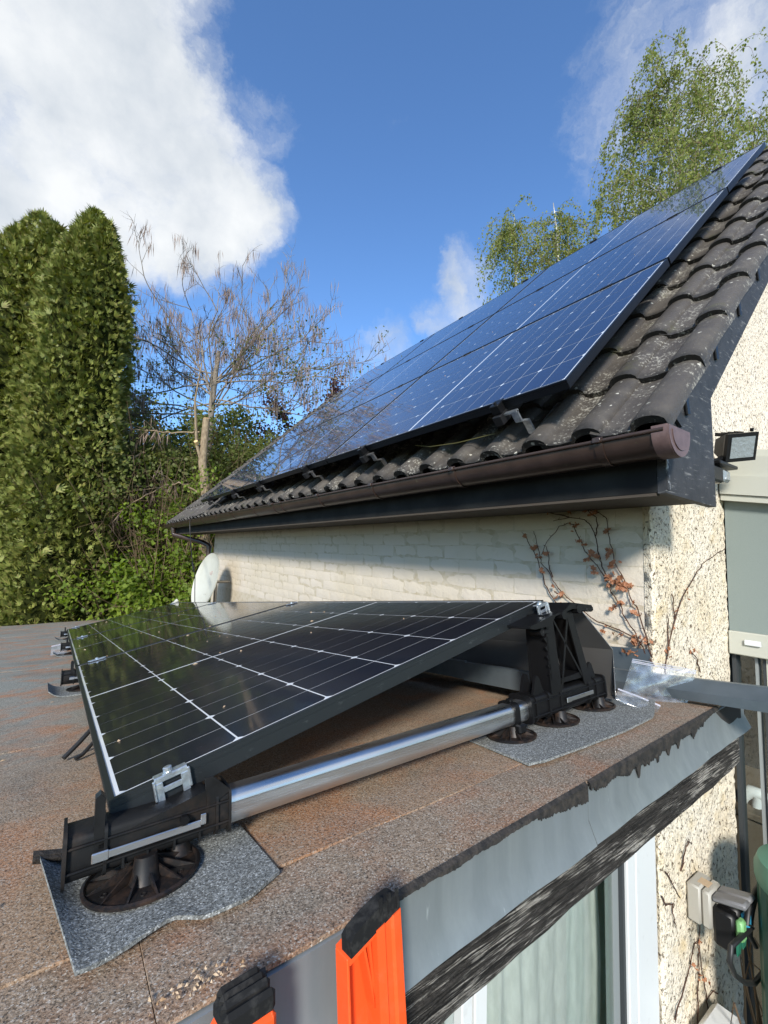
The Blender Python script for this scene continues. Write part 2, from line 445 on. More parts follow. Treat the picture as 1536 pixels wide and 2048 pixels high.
mo = a.noise(8, 5); c = a.mix(a.ramp(mo, [(0.62, 0.0), (0.72, 0.5)]), c, (0.06, 0.062, 0.018))
a.set('Base Color', c); a.set('Roughness', a.ramp(lic, [(0.3, 0.42), (0.7, 0.85)]))
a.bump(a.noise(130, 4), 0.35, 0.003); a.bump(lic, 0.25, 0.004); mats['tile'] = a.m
a = MAT('roof_underlay', rough=0.9, color=(0.02, 0.018, 0.016)); mats['underlay'] = a.m
# painted brick, pebbledash
a = MAT('cream_masonry_paint', rough=0.78, spec=0.3)
c = a.mix(a.ramp(a.noise(2.2, 5), [(0.35, 0.0), (0.7, 1.0)]), (0.55, 0.48, 0.37), (0.59, 0.525, 0.44)); c = a.mix(a.ramp(a.noise(14, 6, 0.7), [(0.62, 0.0), (0.78, 0.35)]), c, (0.40, 0.31, 0.19))
a.set('Base Color', c); a.bump(a.noise(55, 5, 0.65), 0.5, 0.006); a.bump(a.noise(9, 4, 0.6), 0.5, 0.014); mats['brick'] = a.m
a = MAT('mortar_paint', rough=0.85, color=(0.62, 0.55, 0.42)); a.set('Base Color', a.mix(a.ramp(a.noise(20, 5), [(0.45, 0.0), (0.65, 1.0)]), (0.50, 0.44, 0.34), (0.42, 0.355, 0.25)))
a.bump(a.noise(40, 4), 0.6, 0.008); mats['mortar'] = a.m
def m_pebble(name, c0, c1, stain):
    a = MAT(name, rough=0.85, spec=0.25)
    wv = a.n('ShaderNodeVectorMath', operation='ADD'); a.t.links.new(a.pos(), wv.inputs[0])
    wsc = a.n('ShaderNodeVectorMath', operation='SCALE'); wsc.inputs['Scale'].default_value = 0.018
    a.t.links.new(a.noise(60, 3, out=1), wsc.inputs[0]); a.t.links.new(wsc.outputs[0], wv.inputs[1])
    vd = a.voro(120, vec=wv.outputs[0]); hole = a.noise(78, 4, 0.6, vec=a.pos((1, 1, 0.85), rot=(R(25), R(25), 0)), dist=0.7)
    c = a.mix(a.ramp(a.noise(3.5, 5), [(0.35, 0.0), (0.7, 1.0)]), c0, c1)
    c = a.mix(a.ramp(a.noise(9, 5), [(0.55, 0.0), (0.72, stain)]), c, (0.55, 0.38, 0.13))
    c = a.mix(a.ramp(hole, [(0.365, 0.92), (0.405, 0.0)]), c, (0.15, 0.105, 0.065))
    a.set('Base Color', c)
    a.bump(a.math('SUBTRACT', 1.0, vd), 0.45, 0.008); a.bump(a.ramp(hole, [(0.33, 0.0), (0.46, 1.0)]), 0.8, 0.008)
    return a.m
mats['pebble'] = m_pebble('pebbledash_render', (0.72, 0.65, 0.53), (0.68, 0.58, 0.42), 0.45)
mats['pebble_pale'] = m_pebble('pebbledash_render_pale', (0.72, 0.64, 0.53), (0.70, 0.61, 0.48), 0.15)
# PVC gutter
a = MAT('brown_gutter_plastic', rough=0.32, spec=0.5); c = a.mix(a.ramp(a.noise(9, 5), [(0.4, 0.0), (0.7, 1.0)]), (0.032, 0.019, 0.014), (0.050, 0.030, 0.023)); c = a.mix(a.ramp(a.noise(30, 5), [(0.66, 0.0), (0.74, 0.5)]), c, (0.10, 0.11, 0.06)); a.set('Base Color', c); a.bump(a.noise(20, 3), 0.1, 0.005); mats['gutter'] = a.m
a = MAT('gutter_cap_plastic', rough=0.5, color=(0.17, 0.105, 0.095)); c = a.mix(a.ramp(a.noise(40, 4), [(0.4, 0.0), (0.75, 1.0)]), (0.135, 0.085, 0.078), (0.09, 0.055, 0.05)); a.set('Base Color', c); mats['cap'] = a.m
# modules
a = MAT('solar_cell', rough=0.35, spec=0.25, coat=1.0, coat_rough=0.025)
gl = a.voro(900, out='Color'); sg = a.n('ShaderNodeSeparateColor'); a.t.links.new(gl, sg.inputs[0])
c = a.mix(a.ramp(sg.outputs[0], [(0.90, 0.0), (0.97, 1.0)]), (0.0050, 0.0060, 0.0125), (0.035, 0.036, 0.05)); a.set('Base Color', c); a.b.inputs['Coat IOR'].default_value = 1.28
a.set('Coat Roughness', a.ramp(a.noise(4, 4), [(0.3, 0.05), (0.7, 0.09)])); mats['cell'] = a.m
a = MAT('solar_cell_blue', rough=0.35, spec=0.25, coat=1.0, coat_rough=0.02, color=(0.008, 0.013, 0.045)); a.b.inputs['Coat IOR'].default_value = 1.5; mats['cell_blue'] = a.m
a = MAT('white_backsheet', rough=0.5, color=(0.72, 0.74, 0.75), coat=1.0); mats['backsheet'] = a.m
a = MAT('grey_backsheet', rough=0.5, color=(0.62, 0.67, 0.72), coat=1.0); mats['backsheet_roof'] = a.m
a = MAT('anodised_frame', rough=0.38, metal=0.7, color=(0.045, 0.050, 0.053)); c = a.mix(a.ramp(a.noise(35, 5, 0.7, vec=a.pos((1, 1, 2))), [(0.60, 0.0), (0.80, 0.6)]), (0.040, 0.045, 0.048), (0.20, 0.21, 0.21)); a.set('Base Color', c); mats['frame'] = a.m
a = MAT('black_frame', rough=0.30, metal=0.6, color=(0.018, 0.020, 0.024)); mats['frame_black'] = a.m
a = MAT('black_rail', rough=0.5, metal=0.3, color=(0.012, 0.012, 0.013)); mats['rail_black'] = a.m
a = MAT('black_plastic', rough=0.42, spec=0.25); c = a.mix(a.ramp(a.noise(16, 6, 0.7), [(0.52, 0.0), (0.74, 0.45)]), (0.008, 0.008, 0.008), (0.050, 0.034, 0.024)); a.set('Base Color', c); a.set('Roughness', a.ramp(a.noise(25, 4), [(0.35, 0.32), (0.7, 0.7)])); mats['plastic'] = a.m
a = MAT('black_plastic_clean', rough=0.38, spec=0.22, color=(0.006, 0.006, 0.0065)); mats['plastic_clean'] = a.m
a = MAT('disc_plastic', rough=0.5, spec=0.4); c = a.mix(a.ramp(a.noise(28, 6, 0.7), [(0.46, 0.0), (0.72, 0.7)]), (0.008, 0.007, 0.007), (0.070, 0.040, 0.025)); a.set('Base Color', c); mats['disc'] = a.m
a = MAT('rubber', rough=0.75, spec=0.2); c = a.mix(a.ramp(a.noise(60, 6, 0.7), [(0.5, 0.0), (0.8, 0.8)]), (0.010, 0.010, 0.010), (0.06, 0.058, 0.053)); a.set('Base Color', c); a.bump(a.noise(200, 3), 0.2, 0.001); mats['rubber'] = a.m
a = MAT('orange_plastic', rough=0.5, color=(0.80, 0.085, 0.016), spec=0.3); c = a.mix(a.ramp(a.noise(30, 7, 0.75), [(0.52, 0.0), (0.78, 0.5)]), (0.80, 0.085, 0.016), (0.58, 0.13, 0.05)); c = a.mix(a.ramp(a.noise(140, 4, 0.7, vec=a.pos((1, 1, 0.15))), [(0.66, 0.0), (0.72, 0.5)]), c, (0.75, 0.35, 0.22)); a.set('Base Color', c); a.bump(a.noise(300, 2), 0.12, 0.001); mats['orange'] = a.m
a = MAT('white_pvc', rough=0.35, color=(0.80, 0.82, 0.82)); c = a.mix(a.ramp(a.noise(18, 6, 0.7), [(0.60, 0.0), (0.78, 0.35)]), (0.60, 0.62, 0.62), (0.38, 0.38, 0.35)); a.set('Base Color', c); mats['pvc'] = a.m
a = MAT('cream_pvc', rough=0.4, color=(0.44, 0.44, 0.38)); mats['pvc_cream'] = a.m
a = MAT('gasket', rough=0.6, color=(0.03, 0.035, 0.038)); mats['gasket'] = a.m
a = MAT('grey_seal', rough=0.5, color=(0.22, 0.24, 0.24)); mats['seal'] = a.m
a = MAT('window_glass', rough=0.0, color=(0.93, 0.97, 0.95)); a.set('Transmission Weight', 1.0); a.b.inputs['IOR'].default_value = 1.45; mats['glass'] = a.m
def m_thin_glass(name, tint, f0, rough=0.0):
    a = MAT(name); t = a.t
    tr = a.n('ShaderNodeBsdfTransparent'); tr.inputs[0].default_value = (*tint, 1)
    gl = a.n('ShaderNodeBsdfGlossy'); gl.inputs['Roughness'].default_value = rough
    lw = a.n('ShaderNodeLayerWeight'); lw.inputs['Blend'].default_value = 0.5
    fac = a.math('ADD', a.math('MULTIPLY', a.math('POWER', lw.outputs['Facing'], 4.0), 1 - f0), f0, clamp=True)
    mx = a.n('ShaderNodeMixShader'); t.links.new(fac, mx.inputs[0]); t.links.new(tr.outputs[0], mx.inputs[1]); t.links.new(gl.outputs[0], mx.inputs[2])
    t.links.new(mx.outputs[0], a.o.inputs['Surface'])
    return a.m
mats['pane'] = m_thin_glass('double_glazing', (0.95, 0.975, 0.965), 0.06)
a = MAT('curtain', rough=0.9, spec=0.1); c = a.mix(a.ramp(a.noise(45, 3, vec=a.pos((1, 1, 0.3))), [(0.35, 0.0), (0.7, 1.0)]), (0.42, 0.44, 0.415), (0.52, 0.535, 0.51)); a.set('Base Color', c); a.set('Sheen Weight', 0.2); mats['curtain'] = a.m
a = MAT('plastic_film'); tr = a.n('ShaderNodeBsdfTransparent'); tr.inputs[0].default_value = (0.93, 0.95, 0.97, 1)
gl_ = a.n('ShaderNodeBsdfGlossy'); gl_.inputs['Roughness'].default_value = 0.12; df = a.n('ShaderNodeBsdfDiffuse'); df.inputs[0].default_value = (0.75, 0.78, 0.82, 1)
m1 = a.n('ShaderNodeMixShader'); m1.inputs[0].default_value = 0.45; a.t.links.new(gl_.outputs[0], m1.inputs[1]); a.t.links.new(df.outputs[0], m1.inputs[2])
m2 = a.n('ShaderNodeMixShader'); a.t.links.new(a.ramp(a.noise(35, 4), [(0.40, 0.07), (0.72, 0.26)]), m2.inputs[0]); a.t.links.new(tr.outputs[0], m2.inputs[1]); a.t.links.new(m1.outputs[0], m2.inputs[2]); a.t.links.new(m2.outputs[0], a.o.inputs['Surface']); mats['film'] = a.m
a = MAT('zip_strip', rough=0.35, color=(0.55, 0.55, 0.62)); a.set('Alpha', 0.6); mats['zip'] = a.m
a = MAT('dish_paint', rough=0.45, color=(0.66, 0.66, 0.57)); c = a.mix(a.ramp(a.noise(8, 5), [(0.45, 0.0), (0.75, 0.6)]), (0.46, 0.46, 0.40), (0.40, 0.39, 0.32)); a.set('Base Color', c); mats['dish'] = a.m
a = MAT('faded_red_print', rough=0.5, color=(0.44, 0.30, 0.27)); mats['print'] = a.m
a = MAT('blind_fabric', rough=0.85, color=(0.27, 0.34, 0.31)); c = a.mix(a.noise(350, 2), (0.165, 0.20, 0.188), (0.215, 0.25, 0.235)); a.set('Base Color', c); mats['blind'] = a.m
a = MAT('lamp_glass', rough=0.2, color=(0.20, 0.225, 0.23), coat=0.6); a.bump(a.noise(60, 3), 0.6, 0.01); mats['lampglass'] = a.m
a = MAT('socket_plastic', rough=0.5, color=(0.33, 0.315, 0.275)); mats['socket'] = a.m
a = MAT('grey_lid', rough=0.5, color=(0.14, 0.14, 0.145)); mats['greylid'] = a.m
a = MAT('timer_blue', rough=0.45, color=(0.04, 0.32, 0.50)); mats['blue'] = a.m
a = MAT('timer_green', rough=0.45, color=(0.16, 0.36, 0.14)); mats['lgreen'] = a.m
a = MAT('timer_dark_green', rough=0.45, color=(0.01, 0.12, 0.07)); mats['dgreen'] = a.m
a = MAT('green_barrel', rough=0.4, color=(0.018, 0.075, 0.048)); mats['barrel'] = a.m
a = MAT('barrel_lid', rough=0.45, color=(0.07, 0.19, 0.13)); mats['barrel_lid'] = a.m
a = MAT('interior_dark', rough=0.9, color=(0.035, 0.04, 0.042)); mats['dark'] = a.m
a = MAT('interior_wood', rough=0.7, color=(0.11, 0.085, 0.06)); mats['cabinet'] = a.m
a = MAT('cable_black', rough=0.5, color=(0.012, 0.012, 0.012)); mats['cable'] = a.m
a = MAT('yellow_cable', rough=0.5, color=(0.09, 0.08, 0.02)); mats['ycable'] = a.m
# vegetation
def m_leaf(name, cols, trans=0.35, rough=0.55):
    a = MAT(name, rough=rough, spec=0.3)
    c = a.ramp(a.island(), [(i / max(1, len(cols) - 1), k) for i, k in enumerate(cols)])
    c = a.mix(a.ramp(a.noise(0.9, 3), [(0.35, 0.0), (0.65, 0.55)]), c, cols[0])
    a.set('Base Color', c)
    tl = a.n('ShaderNodeBsdfTranslucent'); hs = a.n('ShaderNodeHueSaturation'); hs.inputs['Value'].default_value = 1.5; hs.inputs['Saturation'].default_value = 1.15
    a.t.links.new(c, hs.inputs['Color']); a.t.links.new(hs.outputs[0], tl.inputs[0])
    mx = a.n('ShaderNodeMixShader'); mx.inputs[0].default_value = trans
    a.t.links.new(a.b.outputs[0], mx.inputs[1]); a.t.links.new(tl.outputs[0], mx.inputs[2]); a.t.links.new(mx.outputs[0], a.o.inputs['Surface'])
    return a.m
mats['thuja'] = m_leaf('thuja_sprays', [(0.100, 0.128, 0.025), (0.190, 0.222, 0.048), (0.280, 0.295, 0.070), (0.215, 0.175, 0.062)], 0.15)
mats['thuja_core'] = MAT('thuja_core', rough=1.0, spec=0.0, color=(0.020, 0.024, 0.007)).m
mats['bright'] = m_leaf('spring_leaves', [(0.10, 0.155, 0.016), (0.165, 0.235, 0.026), (0.24, 0.31, 0.04), (0.13, 0.18, 0.026)], 0.45)
mats['olive'] = m_leaf('olive_leaves', [(0.07, 0.095, 0.02), (0.12, 0.15, 0.032), (0.17, 0.19, 0.05), (0.13, 0.115, 0.045)], 0.40)
mats['birchleaf'] = m_leaf('birch_leaves', [(0.14, 0.17, 0.038), (0.23, 0.265, 0.065), (0.31, 0.335, 0.11), (0.19, 0.19, 0.055)], 0.45)
mats['copper'] = m_leaf('copper_leaves', [(0.030, 0.010, 0.012), (0.055, 0.016, 0.018), (0.085, 0.026, 0.024)], 0.3)
mats['dryleaf'] = m_leaf('dry_creeper_leaves', [(0.17, 0.070, 0.035), (0.30, 0.135, 0.070), (0.42, 0.20, 0.11), (0.20, 0.06, 0.03)], 0.2)
mats['pod'] = m_leaf('seed_pods', [(0.20, 0.14, 0.11), (0.30, 0.22, 0.175), (0.15, 0.105, 0.085)], 0.1)
def m_bark(name, c0, c1, sc=25):
    a = MAT(name, rough=0.9, spec=0.2); c = a.mix(a.ramp(a.noise(sc, 5, 0.65, vec=a.pos((1, 1, 0.35))), [(0.35, 0.0), (0.68, 1.0)]), c0, c1); a.set('Base Color', c); a.bump(a.noise(sc * 2, 4, vec=a.pos((1, 1, 0.3))), 0.6, 0.02); return a.m
mats['bark'] = m_bark('grey_brown_bark', (0.15, 0.125, 0.10), (0.29, 0.255, 0.21))
mats['bark_tan'] = m_bark('tan_bark', (0.17, 0.125, 0.08), (0.33, 0.26, 0.17))
mats['twig'] = m_bark('brown_twigs', (0.10, 0.065, 0.04), (0.24, 0.17, 0.105), 3)
mats['birchbark'] = m_bark('birch_bark', (0.22, 0.21, 0.19), (0.68, 0.66, 0.60), 6)
mats['cutwood'] = MAT('cut_wood', rough=0.8, color=(0.62, 0.42, 0.20)).m
mats['vine'] = m_bark('vine_stems', (0.045, 0.022, 0.016), (0.12, 0.065, 0.045), 60)
a = MAT('garden_grass', rough=0.95); c = a.mix(a.ramp(a.noise(0.6, 6, 0.6), [(0.35, 0.0), (0.7, 1.0)]), (0.045, 0.065, 0.018), (0.085, 0.105, 0.03)); a.set('Base Color', c); a.bump(a.noise(12, 5), 0.8, 0.05); mats['grass'] = a.m
a = MAT('paving', rough=0.9); c = a.mix(a.noise(3, 5), (0.16, 0.14, 0.12), (0.25, 0.22, 0.19)); a.set('Base Color', c); mats['paving'] = a.m
mats['husk'] = m_leaf('husks', [(0.42, 0.30, 0.18), (0.60, 0.47, 0.33), (0.30, 0.18, 0.09)], 0.2)

# ------------------------------------------------------------------ ground
GZ = -3.1
g = MB(); g.add([(-300, -300, GZ), (300, -300, GZ), (300, 300, GZ), (-300, 300, GZ)], [(0, 1, 2, 3)])
tag(g.build('ground', mats['grass']), kind='structure')
g = MB(); g.box((-4, -3.5, GZ - 0.05), (1.8, 0.78, GZ + 0.03))
tag(g.build('patio', mats['paving']), kind='structure')

# ------------------------------------------------------------------ flat-roofed extension
def zr(x, y): return -0.408 + 0.02 * x - 0.110 * y
def YO(x): return 0.021 * (x - 0.2) - 0.0055      # the front edge is not quite square to the house
XL, XR, YF, YB = -5.0, 1.80, 0.50, 11.6
ext = thing('flat_roofed_extension', 'low extension with brown felt flat roof, zinc edge and weathered fascia board', 'extension', (-1.0, 5.0, GZ))
b = MB()
P = [[(x, y, zr(x, y) - 0.010) for x in (XL, XR - 0.006)] for y in (YF + 0.02, YB)]
Q = [[(x, y, zr(x, y) - 0.10) for x in (XL, XR - 0.006)] for y in (YF + 0.02, YB)]
b.slab(P, Q).build('roof_deck', mats['underlay'], ext)
def felt(x0, x1, y0, y1, lift, mat, nx=40, ny=12, th=0.006, wob=0.0025, edge=0.004):
    ph = rng.random(8) * 6.28
    def h(x, y): return wob * (math.sin(x * 7.3 + ph[0]) * math.sin(y * 5.1 + ph[1]) + 0.6 * math.sin(x * 17 + ph[2] + y * 9) * math.sin(y * 21 + ph[3]))
    P = []; Q = []
    for j in range(ny + 1):
        rp = []; rq = []
        for i in range(nx + 1):
            x = x0 + (x1 - x0) * i / nx; y = y0 + (y1 - y0) * j / ny
            if y0 == YF: y += YO(x) * (1 - j / ny)
            if j == 0: y += edge * math.sin(x * 23 + ph[4]) * math.sin(x * 9 + ph[5])
            z = zr(x, y) + lift + h(x, y)
            rp.append((x, y, z)); rq.append((x, y, z - th))
        P.append(rp); Q.append(rq)
    m = MB(); m.slab(P, Q); o = m.build('felt_sheet', mat, ext, smooth=40)
    return o
felt(XL, 0.1002, YF, 0.66, 0.001, mats['felt'], 60, 5, edge=.0015)
felt(0.1012, XR - 0.004, YF, 0.655, 0.001, mats['felt'], 60, 5, edge=.0015)
ys = [0.647] + [1.62 + k * 0.98 for k in range(10)]
for k in range(len(ys)):
    y1 = (ys[k + 1] + 0.05) if k + 1 < len(ys) else YB
    felt(XL, XR - 0.004, ys[k], y1, 0.0042 + 0.002 * (k % 2), mats['felt_main'], 60, 8, th=.004, edge=0.003)
# zinc drip edge, three lengths
def zinc(x0, x1, bow=0.0):
    m = MB()
    prof = [(0.545, -0.0062), (0.502, -0.0058), (0.4965, -0.0075), (0.4945, -0.068), (0.4775, -0.1050), (0.4790, -0.1070), (0.4965, -0.0690), (0.4985, -0.0090), (0.503, -0.0075), (0.545, -0.0080)]
    n = 14; vs = []; fs = []; k = len(prof)
    for i in range(n + 1):
        x = x0 + (x1 - x0) * i / n
        for (y, z) in prof:
            wv = 0.0012 * math.sin(x * 13 + y * 40) + 0.0010 * math.sin(x * 31)
            vs.append((x, y + YO(x) + (wv if z < -.02 else 0) - bow * i / n, zr(x, 0.5) + z - (.13 * max(0, y + YO(x) - .5) if z > -.02 else 0)))
    for i in range(n):
        for j in range(k):
            fs.append((i * k + j, i * k + (j + 1) % k, (i + 1) * k + (j + 1) % k, (i + 1) * k + j))
    fs += [tuple(range(k))[::-1], tuple(range(n * k, n * k + k))]
    m.add(vs, fs)
    return m.build('zinc_flashing', mats['zinc'], ext, smooth=30)
zinc(XL, 0.207); zinc(0.203, 0.8655, 0.0018); zinc(0.8695, 1.835)
# torn bitumen strip hanging over the zinc
def torn(x0, x1, n, prof_fn, name='bitumen_strip'):
    m = MB(); top = []; mid = []; low = []; lowb = []
    for i in range(n + 1):
        x = x0 + (x1 - x0) * i / n; d = prof_fn(x, i)
        q_ = YO(x)
        top.append((x, 0.4985 + q_, zr(x, .5) + 0.0035)); mid.append((x, 0.4925 + q_, zr(x, .5) - 0.0005)); low.append((x, 0.4912 + q_, zr(x, .5) - .0035 - d)); lowb.append((x, 0.4935 + q_, zr(x, .5) - .0035 - d))
    back = [(p[0], p[1] + .003, p[2] - 0.002) for p in mid]; topb = [(p[0], p[1] + .003, p[2] - 0.003) for p in top]
    rows = [top, mid, low, lowb, back, topb]; k = n + 1; vs = [p for r in rows for p in r]; fs = []
    for r in range(6):
        r2 = (r + 1) % 6
        for i in range(n): fs.append((r * k + i, r * k + i + 1, r2 * k + i + 1, r2 * k + i))
    m.add(vs, fs); return m.build(name, mats['bitumen'], ext)
def tear(x, i):
    e = 0.002 + 0.014 * max(0, math.sin((x - 0.85) * 3.6))
    e += 0.010 * max(0, math.sin(x * 23)) * random.random() + 0.006 * random.random()
    for c_, w_, h_ in ((1.08, 0.008, 0.045), (1.03, 0.03, 0.018), (1.24, 0.010, 0.028), (1.30, 0.008, 0.024), (1.12, 0.02, 0.012), (1.40, 0.012, 0.022), (0.93, 0.03, 0.010), (1.18, 0.006, 0.02), (1.47, 0.005, 0.022)):
        e += .7 * h_ * math.exp(-((x - c_) / w_) ** 2)
    if x > 1.42: e *= max(0.25, 1 - (x - 1.42) * 6)
    return e
torn(0.872, 1.60, 260, tear)
torn(0.70, 0.864, 60, lambda x, i: 0.004 + max(0, x - 0.70) * 0.12 + 0.006 * random.random())
torn(0.36, 0.70, 110, lambda x, i: 0.0005 + 0.002 * random.random() + 0.004 * max(0, math.sin(x * 17) * math.sin(x * 41)))
torn(0.172, 0.206, 24, lambda x, i: 0.012 * max(0, math.sin((x - .17) / .036 * 3.1)) + .002 * random.random())
# weathered board below the zinc
def wood_board():
    rowsP = []; n = 110; zs = np.linspace(-0.092, -0.212, 26)
    ph = rng.random(26) * 6.28; amp = rng.random(26) * 0.0045
    P = []; Q = []
    for j, z in enumerate(zs):
        rp = []; rq = []
        for i in range(n + 1):
            x = XL + (1.79 - XL) * (i / n) ** 0.55
            gy = 0.4985 + amp[j] * (0.6 + 0.4 * math.sin(x * 6 + ph[j])) + 0.001 * math.sin(x * 40 + j)
            zz = z + 0.0006 * math.sin(x * 9 + ph[j])
            if j == len(zs) - 1: zz += 0.0012 * math.sin(x * 33) * math.sin(x * 11)
            rp.append((x, gy + YO(x), zr(x, .5) + zz)); rq.append((x, 0.535, zr(x, .5) + zz))
        P.append(rp); Q.append(rq)
    m = MB(); m.slab(P, Q); return m.build('fascia_board', mats['wood'], ext)
wood_board()
m = MB(); m.add([(XL, .536, zr(XL, .5) - .200), (1.79, .536, zr(1.79, .5) - .200), (1.79, .80, zr(1.79, .8) - .155), (XL, .80, zr(XL, .8) - .155), (XL, .536, zr(XL, .5) - .190), (1.79, .536, zr(1.79, .5) - .190), (1.79, .80, zr(1.79, .8) - .145), (XL, .80, zr(XL, .8) - .145)],
           [(0, 1, 2, 3), (4, 7, 6, 5), (0, 4, 5, 1), (1, 5, 6, 2), (2, 6, 7, 3), (3, 7, 4, 0)]); m.build('eaves_board', mats['wood'], ext)
# front wall (window wall) and the other walls of the extension
WY = 0.80
m = MB(); m.box((XL + .2, WY, GZ), (0.05, WY + 0.2, zr(-2, WY) - 0.05)); m.build('front_wall', mats['pebble_pale'], ext)
m = MB(); m.box((XL + .2, WY + .2, GZ), (XL + .4, YB - .2, zr(-5, YB) - .12)); m.build('side_wall', mats['pebble_pale'], ext)
m = MB(); m.box((XL + .4, YB - .4, GZ), (XR - .01, YB - .2, zr(0, YB) - .12)); m.build('rear_wall', mats['pebble_pale'], ext)
# wall flashing upstand at the house wall
m = MB()
for (y0, y1) in ((0.785, 2.8), (2.79, 4.9), (4.89, 7.1)):
    m2 = MB(); t_ = 0.0 if y0 < 1 else 0.001
    vs = []
    for y in (y0, y1):
        vs += [(1.770 - t_, y, zr(1.77, y) + 0.006), (1.786 - t_, y, zr(1.77, y) + 0.125), (1.792 - t_, y, zr(1.77, y) + 0.125), (1.792 - t_, y, zr(1.77, y) - 0.01)]
    m2.add(vs, [(0, 1, 5, 4), (1, 2, 6, 5), (2, 3, 7, 6), (3, 0, 4, 7), (0, 3, 2, 1), (4, 5, 6, 7)])
    m2.build('wall_flashing', mats['zinc_dark'], ext)
# window of the extension
wx0, wx1, wz0, wz1 = 0.05, 1.775, GZ + 0.1, zr(1.0, WY) - 0.16
win = MB()
win.box((wx0, WY - 0.015, wz0 - .1), (wx0 + .08, WY + .06, wz1)); win.box((1.665, WY - 0.02, wz0 - .1), (1.775, WY + .06, wz1)); win.box((wx0 + .08, WY - .015, wz1 - .07), (1.665, WY + .06, wz1)); win.box((wx0 + .08, WY - .015, wz0 - .1), (1.665, WY + .06, wz0))
w_o = win.build('window', mats['pvc'], ext)
m = MB()
for (x0, x1) in ((0.80, 0.835), (0.842, 0.885), (1.555, 1.607), (1.613, 1.658)):
    m.bbox((x0, WY - 0.030, wz0), (x1, WY + 0.03, wz1 - .07), 0.003)
m.build('window_sash', mats['pvc'], w_o)
m = MB(); m.box((1.607, WY - .012, wz0), (1.613, WY + .02, wz1 - .07)); m.box((1.658, WY - .012, wz0), (1.665, WY + .02, wz1 - .07)); m.box((1.541, WY - .020, wz0), (1.555, WY + .02, wz1 - .07)); m.box((0.835, WY - .02, wz0), (0.842, WY + .02, wz1 - .07)); m.build('window_gasket', mats['gasket'], w_o)
m = MB(); m.box((1.505, WY - .006, wz0), (1.541, WY + .02, wz1 - .07)); m.build('spacer_bar', mats['seal'], w_o)
m = MB(); m.box((0.885, WY - .004, wz0), (1.505, WY - .002, wz1 - .07)); m.build('window_pane', mats['pane'], w_o)
m = MB(); m.box((wx0 + .08, WY - .004, wz0), (0.80, WY - .002, wz1 - .07)); m.build('window_pane', mats['pane'], w_o)
# curtain behind the pane
def curtain(x0, x1, y, z0, z1):
    n = 150; rows = 14; P = []; Q = []
    for j in range(rows + 1):
        z = z0 + (z1 - z0) * j / rows; rp = []; rq = []
        for i in range(n + 1):
            x = x0 + (x1 - x0) * i / n
            yy = y + 0.016 * abs(math.sin(x * 36 + 0.6 * math.sin(x * 9))) + 0.007 * math.sin(x * 83 + z * 1.2) + 0.006 * math.sin(z * 9 + x * 15)
            rp.append((x, yy, z)); rq.append((x, yy + 0.002, z))
        P.append(rp); Q.append(rq)
    m = MB(); m.slab(P, Q)
    return m.solo('net_curtain', mats['curtain'], 'pale grey-green pleated curtain hanging behind the window under the flat roof', 'curtain', smooth=60)
curtain(0.16, 1.58, WY + 0.075, wz0 - .08, wz1 - .02)
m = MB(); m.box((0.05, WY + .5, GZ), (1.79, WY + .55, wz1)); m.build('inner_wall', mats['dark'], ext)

# ------------------------------------------------------------------ house
TH = 0.7659
SV = Vector((math.cos(TH), 0, math.sin(TH))); NV = Vector((-math.sin(TH), 0, math.cos(TH)))
ZA = -0.477                      # plane of the roof modules
def RP(s, y, z): return SV * s + NV * z + Vector((0, y, 0))
X0 = 1.80
house = thing('house', 'cream house with dark concrete tile roof carrying solar modules', 'house', (4.6, 4.2, GZ))
YW0, YW1 = 0.772, 7.16
m = MB(); m.box((X0, YW0 + .012, GZ), (X0 + 0.25, YW1, 0.215)); wall = m.build('wall', mats['mortar'], house)
# painted bricks, three shapes shared by all
def brick_mesh(k):
    m = MB(); L, D, H = 0.2475, 0.05, 0.0735
    j = lambda s: (random.random() - .5) * s
    b_ = 0.0045
    nx, nz = 5, 3; P = []; Q = []
    for iz in range(nz + 1):
        rp = []; rq = []
        for ix in range(nx + 1):
            y = -L / 2 + L * ix / nx; z = -H / 2 + H * iz / nz
            edge = ix in (0, nx) or iz in (0, nz)
            x = (-0.0012 if edge else -0.0030) + j(0.0014)
            rp.append((x, y + j(.004), z + j(.003))); rq.append((0.02, y, z))
        P.append(rp); Q.append(rq)
    m.slab(P, Q); return m.mesh('brick', mats['brick'], 50)
bricks = [brick_mesh(k) for k in range(5)]
CH = 0.0775
for c_ in range(10):
    z = 0.165 - c_ * CH
    y = YW0 + 0.02 + (0.125 if c_ % 2 == 0 else 0.0) + 0.12
    if c_ % 2 == 0:
        hb = link('brick', bricks[c_ % 5], wall, Vector((X0 + .001, YW0 + 0.078, z)) - ORG[wall.name]); hb.scale = (1, 0.5, 1)
    while y < YW1 - 0.08:
        link('brick', random.choice(bricks), wall, Vector((X0 + .001 + random.uniform(-.0012, .0012), y, z + random.uniform(-.002, .002))) - ORG[wall.name], (random.uniform(-.006, .006), 0, random.uniform(-.006, .006)))
        y += 0.2535
# pebbledash strip at the corner beside the brick
def rough_block(x0, x1, y0, y1, z0, z1, ny, nz, amp):
    P = []; Q = []
    for j in range(nz + 1):
        z = z0 + (z1 - z0) * j / nz; rp = []; rq = []
        for i in range(ny + 1):
            y = y0 + (y1 - y0) * i / ny
            d = random.uniform(-amp, amp); e = random.uniform(-amp, amp) * 1.2 if i in (ny,) else random.uniform(-amp, amp) * .3
            far = i / ny
            x = x0 - 0.014 + d * .6 + (0.010 if i >= ny - 1 else 0) + (0.006 if i == 0 else 0)
            rp.append((x, y + e, z)); rq.append((x1, y + e, z))
        P.append(rp); Q.append(rq)
    m = MB(); m.slab(P, Q); return m
